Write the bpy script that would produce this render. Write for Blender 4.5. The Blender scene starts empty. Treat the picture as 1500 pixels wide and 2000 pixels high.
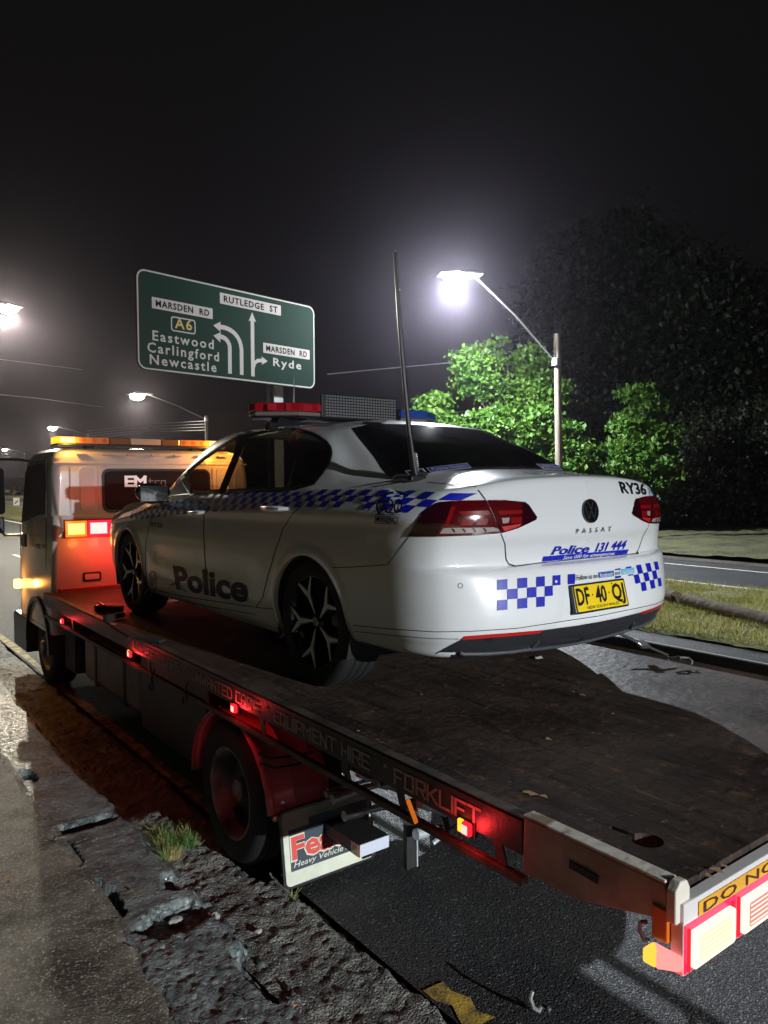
import bpy, bmesh, math, random
import numpy as np
from mathutils import Vector, Matrix
from mathutils.bvhtree import BVHTree
random.seed(7)
RNG = np.random.default_rng(7)
scene = bpy.context.scene
COL = scene.collection

# ------------------------------------------------------------------ camera
CAMP = Vector((-2.919, -3.327, 1.061))
YAW, PITCH, ROLL = math.radians(-37.046), math.radians(-2.346), math.radians(-0.256)
FPX = 1478.2
_f = Vector((-math.sin(YAW) * math.cos(PITCH), math.cos(YAW) * math.cos(PITCH), math.sin(PITCH)))
_r0 = Vector((math.cos(YAW), math.sin(YAW), 0))
_u0 = _r0.cross(_f)
_r = _r0 * math.cos(ROLL) + _u0 * math.sin(ROLL)
_u = -_r0 * math.sin(ROLL) + _u0 * math.cos(ROLL)
cd = bpy.data.cameras.new('camera')
cam = bpy.data.objects.new('camera', cd)
COL.objects.link(cam)
cam.matrix_world = Matrix(((_r.x, _u.x, -_f.x, CAMP.x), (_r.y, _u.y, -_f.y, CAMP.y), (_r.z, _u.z, -_f.z, CAMP.z), (0, 0, 0, 1)))
cd.sensor_fit = 'VERTICAL'
cd.sensor_height = 32.0
cd.lens = FPX / 2000 * 32.0
cd.clip_start = 0.05
cd.clip_end = 2000
scene.camera = cam
scene.render.resolution_x, scene.render.resolution_y = 768, 1024


def at(px, py, depth):
    """world point seen at a photo pixel (1500 x 2000), at a given distance along the view axis"""
    return CAMP + (_f + _r * ((px - 750) / FPX) - _u * ((py - 1000) / FPX)) * depth


# ------------------------------------------------------------------ night sky, exposure
world = bpy.data.worlds.new('World')
scene.world = world
world.use_nodes = True
nt = world.node_tree
nt.nodes.clear()
wo = nt.nodes.new('ShaderNodeOutputWorld')
bg = nt.nodes.new('ShaderNodeBackground')
sky = nt.nodes.new('ShaderNodeTexSky')
sky.sky_type = 'NISHITA'
sky.sun_disc = False
sky.sun_elevation = math.radians(-6)
sky.sun_rotation = math.radians(200)
add = nt.nodes.new('ShaderNodeMixRGB')
add.blend_type = 'ADD'
add.inputs[0].default_value = 1
add.inputs[2].default_value = (0.09, 0.082, 0.086, 1)      # town glow under cloud
nt.links.new(sky.outputs[0], add.inputs[1])
nt.links.new(add.outputs[0], bg.inputs[0])
bg.inputs[1].default_value = 0.05
nt.links.new(bg.outputs[0], wo.inputs[0])
vs = scene.view_settings
vs.view_transform = 'Standard'
vs.look = 'None'
vs.exposure = 0.0
vs.gamma = 1.0
vs.use_curve_mapping = False
cy = scene.cycles
cy.use_denoising = True
try:
    cy.denoiser = 'OPENIMAGEDENOISE'
    cy.denoising_input_passes = 'RGB_ALBEDO_NORMAL'
    cy.denoising_prefilter = 'ACCURATE'
except Exception:
    pass
cy.max_bounces = 6
cy.diffuse_bounces = 3
cy.glossy_bounces = 3
cy.transmission_bounces = 4
cy.transparent_max_bounces = 12
cy.volume_bounces = 0
cy.sample_clamp_indirect = 4.0
cy.sample_clamp_direct = 0
cy.use_light_tree = True
cy.caustics_reflective = False
cy.caustics_refractive = False


# ------------------------------------------------------------------ helpers
def tag(o, label=None, cat=None, group=None, kind=None):
    if label: o['label'] = label
    if cat: o['category'] = cat
    if group: o['group'] = group
    if kind: o['kind'] = kind
    return o


def empty(name, loc=(0, 0, 0), parent=None):
    o = bpy.data.objects.new(name, None)
    COL.objects.link(o)
    o.location = loc
    o.empty_display_size = 0.2
    if parent: o.parent = parent
    return o


def wloc(o):
    v = Vector((0, 0, 0))
    while o is not None:
        v += Vector(o.location)
        o = o.parent
    return v


def copy_tree(o, parent=None):
    c = o.copy()
    COL.objects.link(c)
    if parent: c.parent = parent
    for ch in list(o.children):
        copy_tree(ch, c)
    return c


class MB:
    def __init__(s):
        s.v = []; s.f = []; s.m = []

    def add(s, vs, fs, mi=0):
        n = len(s.v)
        s.v += [tuple(v) for v in vs]
        s.f += [tuple(i + n for i in f) for f in fs]
        s.m += [mi] * len(fs)
        return s

    def box(s, x0, x1, y0, y1, z0, z1, mi=0):
        return s.add([(x0, y0, z0), (x1, y0, z0), (x1, y1, z0), (x0, y1, z0), (x0, y0, z1), (x1, y0, z1), (x1, y1, z1), (x0, y1, z1)],
                     [(0, 3, 2, 1), (4, 5, 6, 7), (0, 1, 5, 4), (1, 2, 6, 5), (2, 3, 7, 6), (3, 0, 4, 7)], mi)

    def hexa(s, p, mi=0):   # 8 points, bottom four then top four
        return s.add(p, [(0, 3, 2, 1), (4, 5, 6, 7), (0, 1, 5, 4), (1, 2, 6, 5), (2, 3, 7, 6), (3, 0, 4, 7)], mi)

    def bar(s, a, b, w, h=None, mi=0, up=(0, 0, 1)):
        a = Vector(a); b = Vector(b); d = (b - a).normalized()
        h = w if h is None else h
        sd = d.cross(Vector(up))
        if sd.length < 1e-4: sd = Vector((1, 0, 0))
        sd.normalize(); u2 = sd.cross(d)
        P = []
        for q in (a, b):
            for i, j in ((-1, -1), (1, -1), (1, 1), (-1, 1)):
                P.append(q + sd * (i * w / 2) + u2 * (j * h / 2))
        return s.add(P, [(0, 1, 2, 3), (7, 6, 5, 4), (0, 4, 5, 1), (1, 5, 6, 2), (2, 6, 7, 3), (3, 7, 4, 0)], mi)

    def tube(s, pts, r, n=10, mi=0, cap=True):
        pts = [Vector(p) for p in pts]
        rs = r if isinstance(r, (list, tuple)) else [r] * len(pts)
        base = len(s.v); prev = None
        for k, p in enumerate(pts):
            if k == 0: t = pts[1] - p
            elif k == len(pts) - 1: t = p - pts[k - 1]
            else: t = pts[k + 1] - pts[k - 1]
            t.normalize()
            if prev is None:
                q = Vector((0, 0, 1)) if abs(t.z) < .9 else Vector((1, 0, 0))
                a = t.cross(q).normalized()
            else:
                a = (prev - t * prev.dot(t)).normalized()
            prev = a; b = t.cross(a)
            for i in range(n):
                an = 2 * math.pi * i / n
                s.v.append(tuple(p + (a * math.cos(an) + b * math.sin(an)) * rs[k]))
        for k in range(len(pts) - 1):
            for i in range(n):
                j = (i + 1) % n
                s.f.append((base + k * n + i, base + k * n + j, base + (k + 1) * n + j, base + (k + 1) * n + i)); s.m.append(mi)
        if cap:
            s.f.append(tuple(base + i for i in range(n))[::-1]); s.m.append(mi)
            e = base + (len(pts) - 1) * n
            s.f.append(tuple(e + i for i in range(n))); s.m.append(mi)
        return s

    def lathe(s, prof, c, axis='x', n=48, mi=0, mis=None):
        """prof: (radius, along-axis) pairs; full turn round the axis through c"""
        base = len(s.v); c = Vector(c)
        for (r, h) in prof:
            for i in range(n):
                a = 2 * math.pi * i / n; ca, sa = math.cos(a) * r, math.sin(a) * r
                if axis == 'x': p = c + Vector((h, ca, sa))
                elif axis == 'y': p = c + Vector((ca, h, sa))
                else: p = c + Vector((ca, sa, h))
                s.v.append(tuple(p))
        for k in range(len(prof) - 1):
            for i in range(n):
                j = (i + 1) % n
                s.f.append((base + k * n + i, base + k * n + j, base + (k + 1) * n + j, base + (k + 1) * n + i))
                s.m.append(mis[k] if mis else mi)
        return s

    def prism(s, poly, fn, d0, d1, mi=0):
        """poly of (u,v); fn(u,v,d) -> point; closed solid between d0 and d1"""
        n = len(poly)
        vs = [fn(u, v, d0) for u, v in poly] + [fn(u, v, d1) for u, v in poly]
        fs = [tuple(range(n))[::-1], tuple(range(n, 2 * n))] + [(i, (i + 1) % n, n + (i + 1) % n, n + i) for i in range(n)]
        return s.add(vs, fs, mi)

    def build(s, name, mats, parent=None, smooth=False, bevel=0, auto=None, local=False, fixn=True):
        me = bpy.data.meshes.new(name)
        off = Vector((0, 0, 0)) if (parent is None or local) else wloc(parent)
        vv = [(v[0] - off.x, v[1] - off.y, v[2] - off.z) for v in s.v]
        me.from_pydata(vv, [], s.f)
        if not isinstance(mats, (list, tuple)): mats = [mats]
        for m in mats: me.materials.append(m)
        for p, mi in zip(me.polygons, s.m):
            p.material_index = mi
        me.update()
        if fixn:
            bm = bmesh.new(); bm.from_mesh(me)
            bmesh.ops.recalc_face_normals(bm, faces=bm.faces); bm.to_mesh(me); bm.free()
        if smooth:
            me.shade_smooth()
            try: me.set_sharp_from_angle(angle=math.radians(auto or 38))
            except Exception: pass
        o = bpy.data.objects.new(name, me)
        COL.objects.link(o)
        if parent: o.parent = parent
        if bevel:
            b = o.modifiers.new('bevel', 'BEVEL'); b.width = bevel; b.segments = 2; b.limit_method = 'ANGLE'; b.angle_limit = math.radians(40)
            b.harden_normals = False
        return o


def np_mesh(name, V, F, mats, parent=None, smooth=False, mi=None):
    me = bpy.data.meshes.new(name)
    V = np.asarray(V, np.float32); F = np.asarray(F, np.int32)
    k = F.shape[1]
    me.vertices.add(len(V)); me.vertices.foreach_set('co', V.ravel())
    me.loops.add(F.size); me.loops.foreach_set('vertex_index', F.ravel())
    me.polygons.add(len(F)); me.polygons.foreach_set('loop_start', np.arange(0, F.size, k, dtype=np.int32))
    if not isinstance(mats, (list, tuple)): mats = [mats]
    for m in mats: me.materials.append(m)
    if mi is not None: me.polygons.foreach_set('material_index', np.asarray(mi, np.int32))
    me.polygons.foreach_set('use_smooth', np.full(len(F), smooth))
    me.update(calc_edges=True); me.validate()
    o = bpy.data.objects.new(name, me)
    COL.objects.link(o)
    if parent: o.parent = parent
    return o


def rrect(x0, x1, y0, y1, r, n=5):
    P = []
    for cx, cy_, a0 in ((x1 - r, y1 - r, 0), (x0 + r, y1 - r, 90), (x0 + r, y0 + r, 180), (x1 - r, y0 + r, 270)):
        for i in range(n + 1):
            a = math.radians(a0 + 90 * i / n)
            P.append((cx + r * math.cos(a), cy_ + r * math.sin(a)))
    return P


# ---- materials
def pmat(name, col, rough=.5, metal=0., coat=0., bump=0., bscale=60., var=0., vscale=4., col2=None, emit=None, estr=0., spec=None, bdist=.01, detail=6., cmin=.4, cmax=.62, rvar=0., stretch=None, alpha=None):
    m = bpy.data.materials.new(name); m.use_nodes = True
    t = m.node_tree; b = t.nodes['Principled BSDF']
    b.inputs['Base Color'].default_value = (*col, 1)
    b.inputs['Roughness'].default_value = rough
    b.inputs['Metallic'].default_value = metal
    b.inputs['Coat Weight'].default_value = coat
    b.inputs['Coat Roughness'].default_value = .04
    if spec is not None: b.inputs['Specular IOR Level'].default_value = spec
    if emit:
        b.inputs['Emission Color'].default_value = (*emit, 1); b.inputs['Emission Strength'].default_value = estr
    if col2 or bump or rvar:
        tc = t.nodes.new('ShaderNodeTexCoord'); mp = t.nodes.new('ShaderNodeMapping')
        t.links.new(tc.outputs['Object'], mp.inputs[0])
        if stretch: mp.inputs['Scale'].default_value = stretch
    if col2 or rvar:
        n = t.nodes.new('ShaderNodeTexNoise'); n.inputs['Scale'].default_value = vscale; n.inputs['Detail'].default_value = detail
        n.inputs['Roughness'].default_value = .62
        t.links.new(mp.outputs[0], n.inputs['Vector'])
        r = t.nodes.new('ShaderNodeMapRange'); r.inputs[1].default_value = cmin; r.inputs[2].default_value = cmax
        t.links.new(n.outputs[0], r.inputs[0])
        if col2:
            mx = t.nodes.new('ShaderNodeMixRGB'); mx.inputs[1].default_value = (*col, 1); mx.inputs[2].default_value = (*col2, 1)
            t.links.new(r.outputs[0], mx.inputs[0]); t.links.new(mx.outputs[0], b.inputs['Base Color'])
        if rvar:
            r2 = t.nodes.new('ShaderNodeMapRange'); r2.inputs[1].default_value = .3; r2.inputs[2].default_value = .7
            r2.inputs[3].default_value = max(0, rough - rvar); r2.inputs[4].default_value = min(1, rough + rvar)
            t.links.new(n.outputs[0], r2.inputs[0]); t.links.new(r2.outputs[0], b.inputs['Roughness'])
    if bump:
        n2 = t.nodes.new('ShaderNodeTexNoise'); n2.inputs['Scale'].default_value = bscale; n2.inputs['Detail'].default_value = 5
        t.links.new(mp.outputs[0], n2.inputs['Vector'])
        bp = t.nodes.new('ShaderNodeBump'); bp.inputs['Strength'].default_value = bump; bp.inputs['Distance'].default_value = bdist
        t.links.new(n2.outputs[0], bp.inputs['Height']); t.links.new(bp.outputs[0], b.inputs['Normal'])
    return m


def emat(name, col, s):
    m = bpy.data.materials.new(name); m.use_nodes = True
    t = m.node_tree; t.nodes.clear()
    o = t.nodes.new('ShaderNodeOutputMaterial'); e = t.nodes.new('ShaderNodeEmission')
    e.inputs[0].default_value = (*col, 1); e.inputs[1].default_value = s
    t.links.new(e.outputs[0], o.inputs[0])
    return m


def glassmat(name, tint, rough=.02, ior=1.5):
    """thin automotive glass: tinted straight-through view plus fresnel reflection"""
    m = bpy.data.materials.new(name); m.use_nodes = True
    t = m.node_tree; t.nodes.clear()
    o = t.nodes.new('ShaderNodeOutputMaterial'); mx = t.nodes.new('ShaderNodeMixShader')
    tr = t.nodes.new('ShaderNodeBsdfTransparent'); gl = t.nodes.new('ShaderNodeBsdfGlossy'); fr = t.nodes.new('ShaderNodeFresnel')
    tr.inputs[0].default_value = (*tint, 1); gl.inputs['Roughness'].default_value = rough; fr.inputs[0].default_value = ior
    ge = t.nodes.new('ShaderNodeNewGeometry'); mr = t.nodes.new('ShaderNodeMapRange'); mr.inputs[3].default_value = ior; mr.inputs[4].default_value = 1 / ior
    t.links.new(ge.outputs['Backfacing'], mr.inputs[0]); t.links.new(mr.outputs[0], fr.inputs[0])
    t.links.new(fr.outputs[0], mx.inputs[0]); t.links.new(tr.outputs[0], mx.inputs[1]); t.links.new(gl.outputs[0], mx.inputs[2])
    t.links.new(mx.outputs[0], o.inputs[0])
    return m


def lamp_point(name, loc, col, watt, r=.05, parent=None):
    l = bpy.data.lights.new(name, 'POINT'); l.color = col; l.energy = watt; l.shadow_soft_size = r
    o = bpy.data.objects.new(name, l); COL.objects.link(o)
    o.location = Vector(loc) - (wloc(parent) if parent else Vector((0, 0, 0)))
    if parent: o.parent = parent
    return o


def lamp_area(name, loc, direction, sx, sy, col, watt, parent=None, spread=180):
    l = bpy.data.lights.new(name, 'AREA'); l.shape = 'RECTANGLE'; l.size = sx; l.size_y = sy; l.color = col; l.energy = watt
    l.spread = math.radians(spread)
    o = bpy.data.objects.new(name, l); COL.objects.link(o)
    o.rotation_euler = Vector(direction).to_track_quat('-Z', 'Y').to_euler()
    o.location = Vector(loc) - (wloc(parent) if parent else Vector((0, 0, 0)))
    if parent: o.parent = parent
    return o


# ---- lettering: outlines of Blender's own font turned into flat meshes, or squared stroke letters
def text2d(s, width=None, height=1.0, bold=0., shear=0., spacing=1.0, subdiv=2):
    c = bpy.data.curves.new('t', 'FONT'); c.body = s; c.size = 1; c.offset = bold; c.shear = shear
    c.space_character = spacing; c.resolution_u = subdiv; c.fill_mode = 'FRONT'
    o = bpy.data.objects.new('t', c); COL.objects.link(o)
    dg = bpy.context.evaluated_depsgraph_get()
    me = bpy.data.meshes.new_from_object(o.evaluated_get(dg))
    vs = np.array([v.co[:2] for v in me.vertices]); fs = [tuple(p.vertices) for p in me.polygons]
    bpy.data.objects.remove(o); bpy.data.curves.remove(c); bpy.data.meshes.remove(me)
    caps = 0.729
    k = height / caps
    x0, x1 = vs[:, 0].min(), vs[:, 0].max()
    vs[:, 0] = (vs[:, 0] - x0) * (k if width is None else width / (x1 - x0)); vs[:, 1] *= k
    return vs, fs


SQ = {'A': ['0,0 0,4 1,6 3,6 4,5 4,0', '0,2.6 4,2.6'], 'C': ['4,6 0,6 0,0 4,0'], 'D': ['0,0 0,6 3,6 4,5 4,1 3,0 0,0'],
      'E': ['4,6 0,6 0,0 4,0', '0,3 3.2,3'], 'F': ['4,6 0,6 0,0', '0,3 3.2,3'], 'H': ['0,0 0,6', '4,0 4,6', '0,3 4,3'], 'I': ['0,0 0,6'],
      'K': ['0,0 0,6', '4,6 1,3 4,0'], 'L': ['0,6 0,0 4,0'], 'M': ['0,0 0,6 2.5,3 5,6 5,0'], 'N': ['0,0 0,6 4,0 4,6'],
      'O': ['0,0 0,6 4,6 4,0 0,0'], 'P': ['0,0 0,6 4,6 4,2.6 0,2.6'], 'Q': ['0,0 0,6 4,6 4,0 0,0', '2.4,1.6 4.6,-.8'],
      'R': ['0,0 0,6 4,6 4,2.8 0,2.8', '2,2.8 4,0'], 'S': ['4,6 0,6 0,3 4,3 4,0 0,0'], 'T': ['-.3,6 4.3,6', '2,6 2,0'], 'U': ['0,6 0,0 4,0 4,6'],
      'W': ['0,6 1.2,0 2.6,4 4,0 5.2,6'], 't': ['1,6 1,0 3.6,0', '0,4.2 3.4,4.2'], 'r': ['0,0 0,4.2 3.2,4.2'], 'o': ['0,0 0,4.2 3.4,4.2 3.4,0 0,0'],
      'a': ['0,4.2 3.4,4.2 3.4,0 0,0 0,2 3.4,2'], '.': ['.7,2.6 1.6,2.6']}
SQW = {'I': 0, 'M': 5, 'W': 5.2, '.': 2.4, 't': 3.6, 'r': 3.2, 'o': 3.4, 'a': 3.4}


def square_text(s, height, width=None, th=.9, gap=1.5):
    V = []; F = []; x = 0
    for ch in s:
        if ch == ' ': x += 3.2; continue
        for st in SQ[ch]:
            P = [tuple(float(q) for q in a.split(',')) for a in st.split()]
            for (a, b), (c, d) in zip(P[:-1], P[1:]):
                L = math.hypot(c - a, d - b); ux, uy = (c - a) / L * th / 2, (d - b) / L * th / 2
                n = len(V)
                V += [(x + a - ux + uy, b - uy - ux), (x + c + ux + uy, d + uy - ux), (x + c + ux - uy, d + uy + ux), (x + a - ux - uy, b - uy + ux)]
                F.append((n, n + 1, n + 2, n + 3))
        x += SQW.get(ch, 4) + gap
    V = np.array(V); k = height / 6.9
    V[:, 0] -= V[:, 0].min(); V[:, 0] *= k if width is None else width / V[:, 0].max()
    V[:, 1] = (V[:, 1] + .45) * k
    # overlapping strokes: lift each a hair so that no two faces share a plane
    return V, F


def put2d(mb, vf, fn, mi=0, lift=0.0):
    V, F = vf
    if lift:
        for k, f in enumerate(F):
            mb.add([fn(V[i][0], V[i][1], lift * (k % 7)) for i in f], [tuple(range(len(f)))], mi)
    else:
        mb.add([fn(v[0], v[1], 0) for v in V], F, mi)
    return mb
HAZE = .0005

# ------------------------------------------------------------------ materials of the place
def asphalt_mat(name, c1, c2, rough=.6, bump=.6, scale=90., speck=.25, speckcol=(.3, .3, .3), big=1.2, bd=.006, spec=.5):
    m = bpy.data.materials.new(name); m.use_nodes = True
    t = m.node_tree; b = t.nodes['Principled BSDF']; b.inputs['Roughness'].default_value = rough
    b.inputs['Specular IOR Level'].default_value = spec
    tc = t.nodes.new('ShaderNodeTexCoord')
    n1 = t.nodes.new('ShaderNodeTexNoise'); n1.inputs['Scale'].default_value = big; n1.inputs['Detail'].default_value = 8; n1.inputs['Roughness'].default_value = .7
    t.links.new(tc.outputs['Object'], n1.inputs['Vector'])
    mr = t.nodes.new('ShaderNodeMapRange'); mr.inputs[1].default_value = .38; mr.inputs[2].default_value = .64
    t.links.new(n1.outputs[0], mr.inputs[0])
    mx = t.nodes.new('ShaderNodeMixRGB'); mx.inputs[1].default_value = (*c1, 1); mx.inputs[2].default_value = (*c2, 1)
    t.links.new(mr.outputs[0], mx.inputs[0])
    v = t.nodes.new('ShaderNodeTexVoronoi'); v.inputs['Scale'].default_value = scale
    t.links.new(tc.outputs['Object'], v.inputs['Vector'])
    sep = t.nodes.new('ShaderNodeSeparateColor'); t.links.new(v.outputs['Color'], sep.inputs[0])
    gt = t.nodes.new('ShaderNodeMath'); gt.operation = 'GREATER_THAN'; gt.inputs[1].default_value = 1 - speck
    t.links.new(sep.outputs[0], gt.inputs[0])
    mm = t.nodes.new('ShaderNodeMath'); mm.operation = 'MULTIPLY'; t.links.new(gt.outputs[0], mm.inputs[0]); t.links.new(sep.outputs[1], mm.inputs[1])
    mx2 = t.nodes.new('ShaderNodeMixRGB'); mx2.inputs[2].default_value = (*speckcol, 1)
    t.links.new(mm.outputs[0], mx2.inputs[0]); t.links.new(mx.outputs[0], mx2.inputs[1]); t.links.new(mx2.outputs[0], b.inputs['Base Color'])
    sub = t.nodes.new('ShaderNodeMath'); sub.operation = 'SUBTRACT'; sub.inputs[0].default_value = 1
    t.links.new(v.outputs['Distance'], sub.inputs[1])
    n3 = t.nodes.new('ShaderNodeTexNoise'); n3.inputs['Scale'].default_value = scale * .4; n3.inputs['Detail'].default_value = 4
    t.links.new(tc.outputs['Object'], n3.inputs['Vector'])
    ad = t.nodes.new('ShaderNodeMath'); ad.operation = 'ADD'; t.links.new(sub.outputs[0], ad.inputs[0]); t.links.new(n3.outputs[0], ad.inputs[1])
    bp = t.nodes.new('ShaderNodeBump'); bp.inputs['Strength'].default_value = bump; bp.inputs['Distance'].default_value = bd
    t.links.new(ad.outputs[0], bp.inputs['Height']); t.links.new(bp.outputs[0], b.inputs['Normal'])
    r2 = t.nodes.new('ShaderNodeMapRange'); r2.inputs[3].default_value = rough - .18; r2.inputs[4].default_value = min(1, rough + .15)
    t.links.new(sep.outputs[2], r2.inputs[0]); t.links.new(r2.outputs[0], b.inputs['Roughness'])
    return m


M = {}
M['asphalt'] = asphalt_mat('asphalt', (.022, .022, .024), (.038, .038, .039), .62, .9, 110, .12, (.12, .12, .12))
M['asphalt_old'] = asphalt_mat('old_asphalt', (.06, .064, .062), (.21, .215, .19), .5, 1., 95, .3, (.26, .26, .23), 3.5, .006)
M['footpath'] = asphalt_mat('footpath_concrete', (.07, .062, .05), (.28, .255, .205), .55, .9, 130, .22, (.42, .4, .34), 2.2, .004, .2)
M['kerb'] = asphalt_mat('kerb_concrete', (.06, .075, .075), (.20, .23, .225), .45, .7, 60, .08, (.32, .34, .33), 6, .004)
_t = M['kerb'].node_tree; _b = _t.nodes['Principled BSDF']; _tc = [n for n in _t.nodes if n.type == 'TEX_COORD'][0]
_mp = _t.nodes.new('ShaderNodeMapping'); _mp.inputs['Scale'].default_value = (1, 2.4, 1); _t.links.new(_tc.outputs['Object'], _mp.inputs[0])
_nz = _t.nodes.new('ShaderNodeTexNoise'); _nz.inputs['Scale'].default_value = 7; _nz.inputs['Detail'].default_value = 5; _t.links.new(_mp.outputs[0], _nz.inputs['Vector'])
_ad = _t.nodes.new('ShaderNodeVectorMath'); _ad.operation = 'MULTIPLY_ADD'; _ad.inputs[1].default_value = (.25, .25, .25); _t.links.new(_nz.outputs['Color'], _ad.inputs[0]); _t.links.new(_mp.outputs[0], _ad.inputs[2])
_vo = _t.nodes.new('ShaderNodeTexVoronoi'); _vo.feature = 'DISTANCE_TO_EDGE'; _vo.inputs['Scale'].default_value = 9; _t.links.new(_ad.outputs[0], _vo.inputs['Vector'])
_mr = _t.nodes.new('ShaderNodeMapRange'); _mr.inputs[1].default_value = 0; _mr.inputs[2].default_value = .05; _t.links.new(_vo.outputs['Distance'], _mr.inputs[0])
_bp = _t.nodes.new('ShaderNodeBump'); _bp.inputs['Strength'].default_value = .9; _bp.inputs['Distance'].default_value = .008
_t.links.new(_mr.outputs[0], _bp.inputs['Height']); _t.links.new(_b.inputs['Normal'].links[0].from_socket, _bp.inputs['Normal']); _t.links.new(_bp.outputs[0], _b.inputs['Normal'])
M['kerbstone'] = M['kerb']
M['soil'] = asphalt_mat('dark_soil', (.035, .03, .024), (.08, .07, .055), .9, 1., 54, .2, (.14, .12, .1), 1.0, .02)
M['grass_base'] = pmat('grass_ground', (.12, .13, .03), .9, bump=1, bscale=25, bdist=.04, col2=(.19, .18, .06), vscale=1.4)
M['verge'] = pmat('verge_grass', (.03, .032, .014), .95, bump=1, bscale=14, bdist=.06, col2=(.08, .078, .03), vscale=.9, cmin=.35, cmax=.6)
M['grass_blade'] = pmat('grass_blade', (.28, .30, .06), .7, col2=(.42, .38, .13), vscale=1.1)
M['tuft'] = pmat('tuft_blade', (.06, .16, .03), .6, col2=(.35, .28, .1), vscale=6)
M['linewhite'] = pmat('road_paint_white', (.7, .68, .62), .55, col2=(.45, .43, .38), vscale=5, bump=.3, bscale=80, cmin=.5, cmax=.8)
M['lineyellow'] = pmat('road_paint_yellow', (.55, .38, .06), .6, col2=(.14, .11, .05), vscale=9, bump=.4, bscale=80, cmin=.42, cmax=.6)
M['bark'] = pmat('bark', (.035, .028, .02), .9, bump=.8, bscale=12, bdist=.05)
M['pole_wood'] = pmat('weathered_timber', (.24, .2, .15), .85, bump=.6, bscale=8, bdist=.02, col2=(.15, .125, .095), vscale=3, stretch=(6, 6, .4))
M['log'] = pmat('log_timber', (.07, .05, .035), .9, bump=.8, bscale=10, bdist=.03, col2=(.12, .09, .06), vscale=4)
M['galv'] = pmat('galvanised_steel', (.42, .43, .42), .5, .6, bump=.1, bscale=30, col2=(.3, .3, .3), vscale=4)
M['armsteel'] = pmat('dull_arm_steel', (.16, .16, .16), .6, .4)
M['black'] = pmat('black_plastic', (.014, .014, .015), .35)
M['blackmatt'] = pmat('black_rubber', (.012, .012, .012), .75)


def leafmat(name, c, c2, vs=.8, tr=.35):
    m = bpy.data.materials.new(name); m.use_nodes = True
    t = m.node_tree; b = t.nodes['Principled BSDF']; out = t.nodes['Material Output']
    b.inputs['Roughness'].default_value = .5
    tc = t.nodes.new('ShaderNodeTexCoord'); n = t.nodes.new('ShaderNodeTexNoise'); n.inputs['Scale'].default_value = vs; n.inputs['Detail'].default_value = 6
    t.links.new(tc.outputs['Object'], n.inputs['Vector'])
    r = t.nodes.new('ShaderNodeMapRange'); r.inputs[1].default_value = .35; r.inputs[2].default_value = .65; t.links.new(n.outputs[0], r.inputs[0])
    mx = t.nodes.new('ShaderNodeMixRGB'); mx.inputs[1].default_value = (*c, 1); mx.inputs[2].default_value = (*c2, 1)
    t.links.new(r.outputs[0], mx.inputs[0]); t.links.new(mx.outputs[0], b.inputs['Base Color'])
    tl = t.nodes.new('ShaderNodeBsdfTranslucent'); t.links.new(mx.outputs[0], tl.inputs[0])
    ms = t.nodes.new('ShaderNodeMixShader'); ms.inputs[0].default_value = tr
    t.links.new(b.outputs[0], ms.inputs[1]); t.links.new(tl.outputs[0], ms.inputs[2]); t.links.new(ms.outputs[0], out.inputs[0])
    return m


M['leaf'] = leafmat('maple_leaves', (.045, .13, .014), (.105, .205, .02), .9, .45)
M['leafunlit'] = leafmat('unlit_leaves', (.010, .017, .007), (.022, .03, .012), .5, .1)  # night shade of the unlit trees is put into this darker leaf colour

GZ = -1.02      # road level; the tray deck of the truck is z = 0


def sheet(name, x0, x1, y0, y1, z, mat, thick=0.0):
    mb = MB()
    if thick: mb.box(x0, x1, y0, y1, z - thick, z)
    else: mb.add([(x0, y0, z), (x1, y0, z), (x1, y1, z), (x0, y1, z)], [(0, 1, 2, 3)])
    return tag(mb.build(name, mat), kind='structure')


def vnoise(x, y, s, seed=0):
    """value noise on arrays"""
    xi = np.floor(x / s).astype(int); yi = np.floor(y / s).astype(int)
    fx = x / s - xi; fy = y / s - yi
    fx = fx * fx * (3 - 2 * fx); fy = fy * fy * (3 - 2 * fy)
    def h(a, b):
        n = (a * 374761393 + b * 668265263 + seed * 982451653) & 0xffffffff
        n = ((n ^ (n >> 13)) * 1274126177) & 0xffffffff
        return ((n ^ (n >> 16)) & 0xffff) / 65535.
    return (h(xi, yi) * (1 - fx) + h(xi + 1, yi) * fx) * (1 - fy) + (h(xi, yi + 1) * (1 - fx) + h(xi + 1, yi + 1) * fx) * fy


def relief(name, xs, ys, zfn, mat, kind='structure'):
    X, Y = np.meshgrid(xs, ys)
    Z = zfn(X, Y)
    V = np.stack([X.ravel(), Y.ravel(), Z.ravel()], 1)
    nx, ny = len(xs), len(ys)
    i = np.arange(nx - 1)[None, :] + nx * np.arange(ny - 1)[:, None]
    F = np.stack([i, i + 1, i + 1 + nx, i + nx], -1).reshape(-1, 4)
    return tag(np_mesh(name, V, F, mat, smooth=True), kind=kind)


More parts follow.
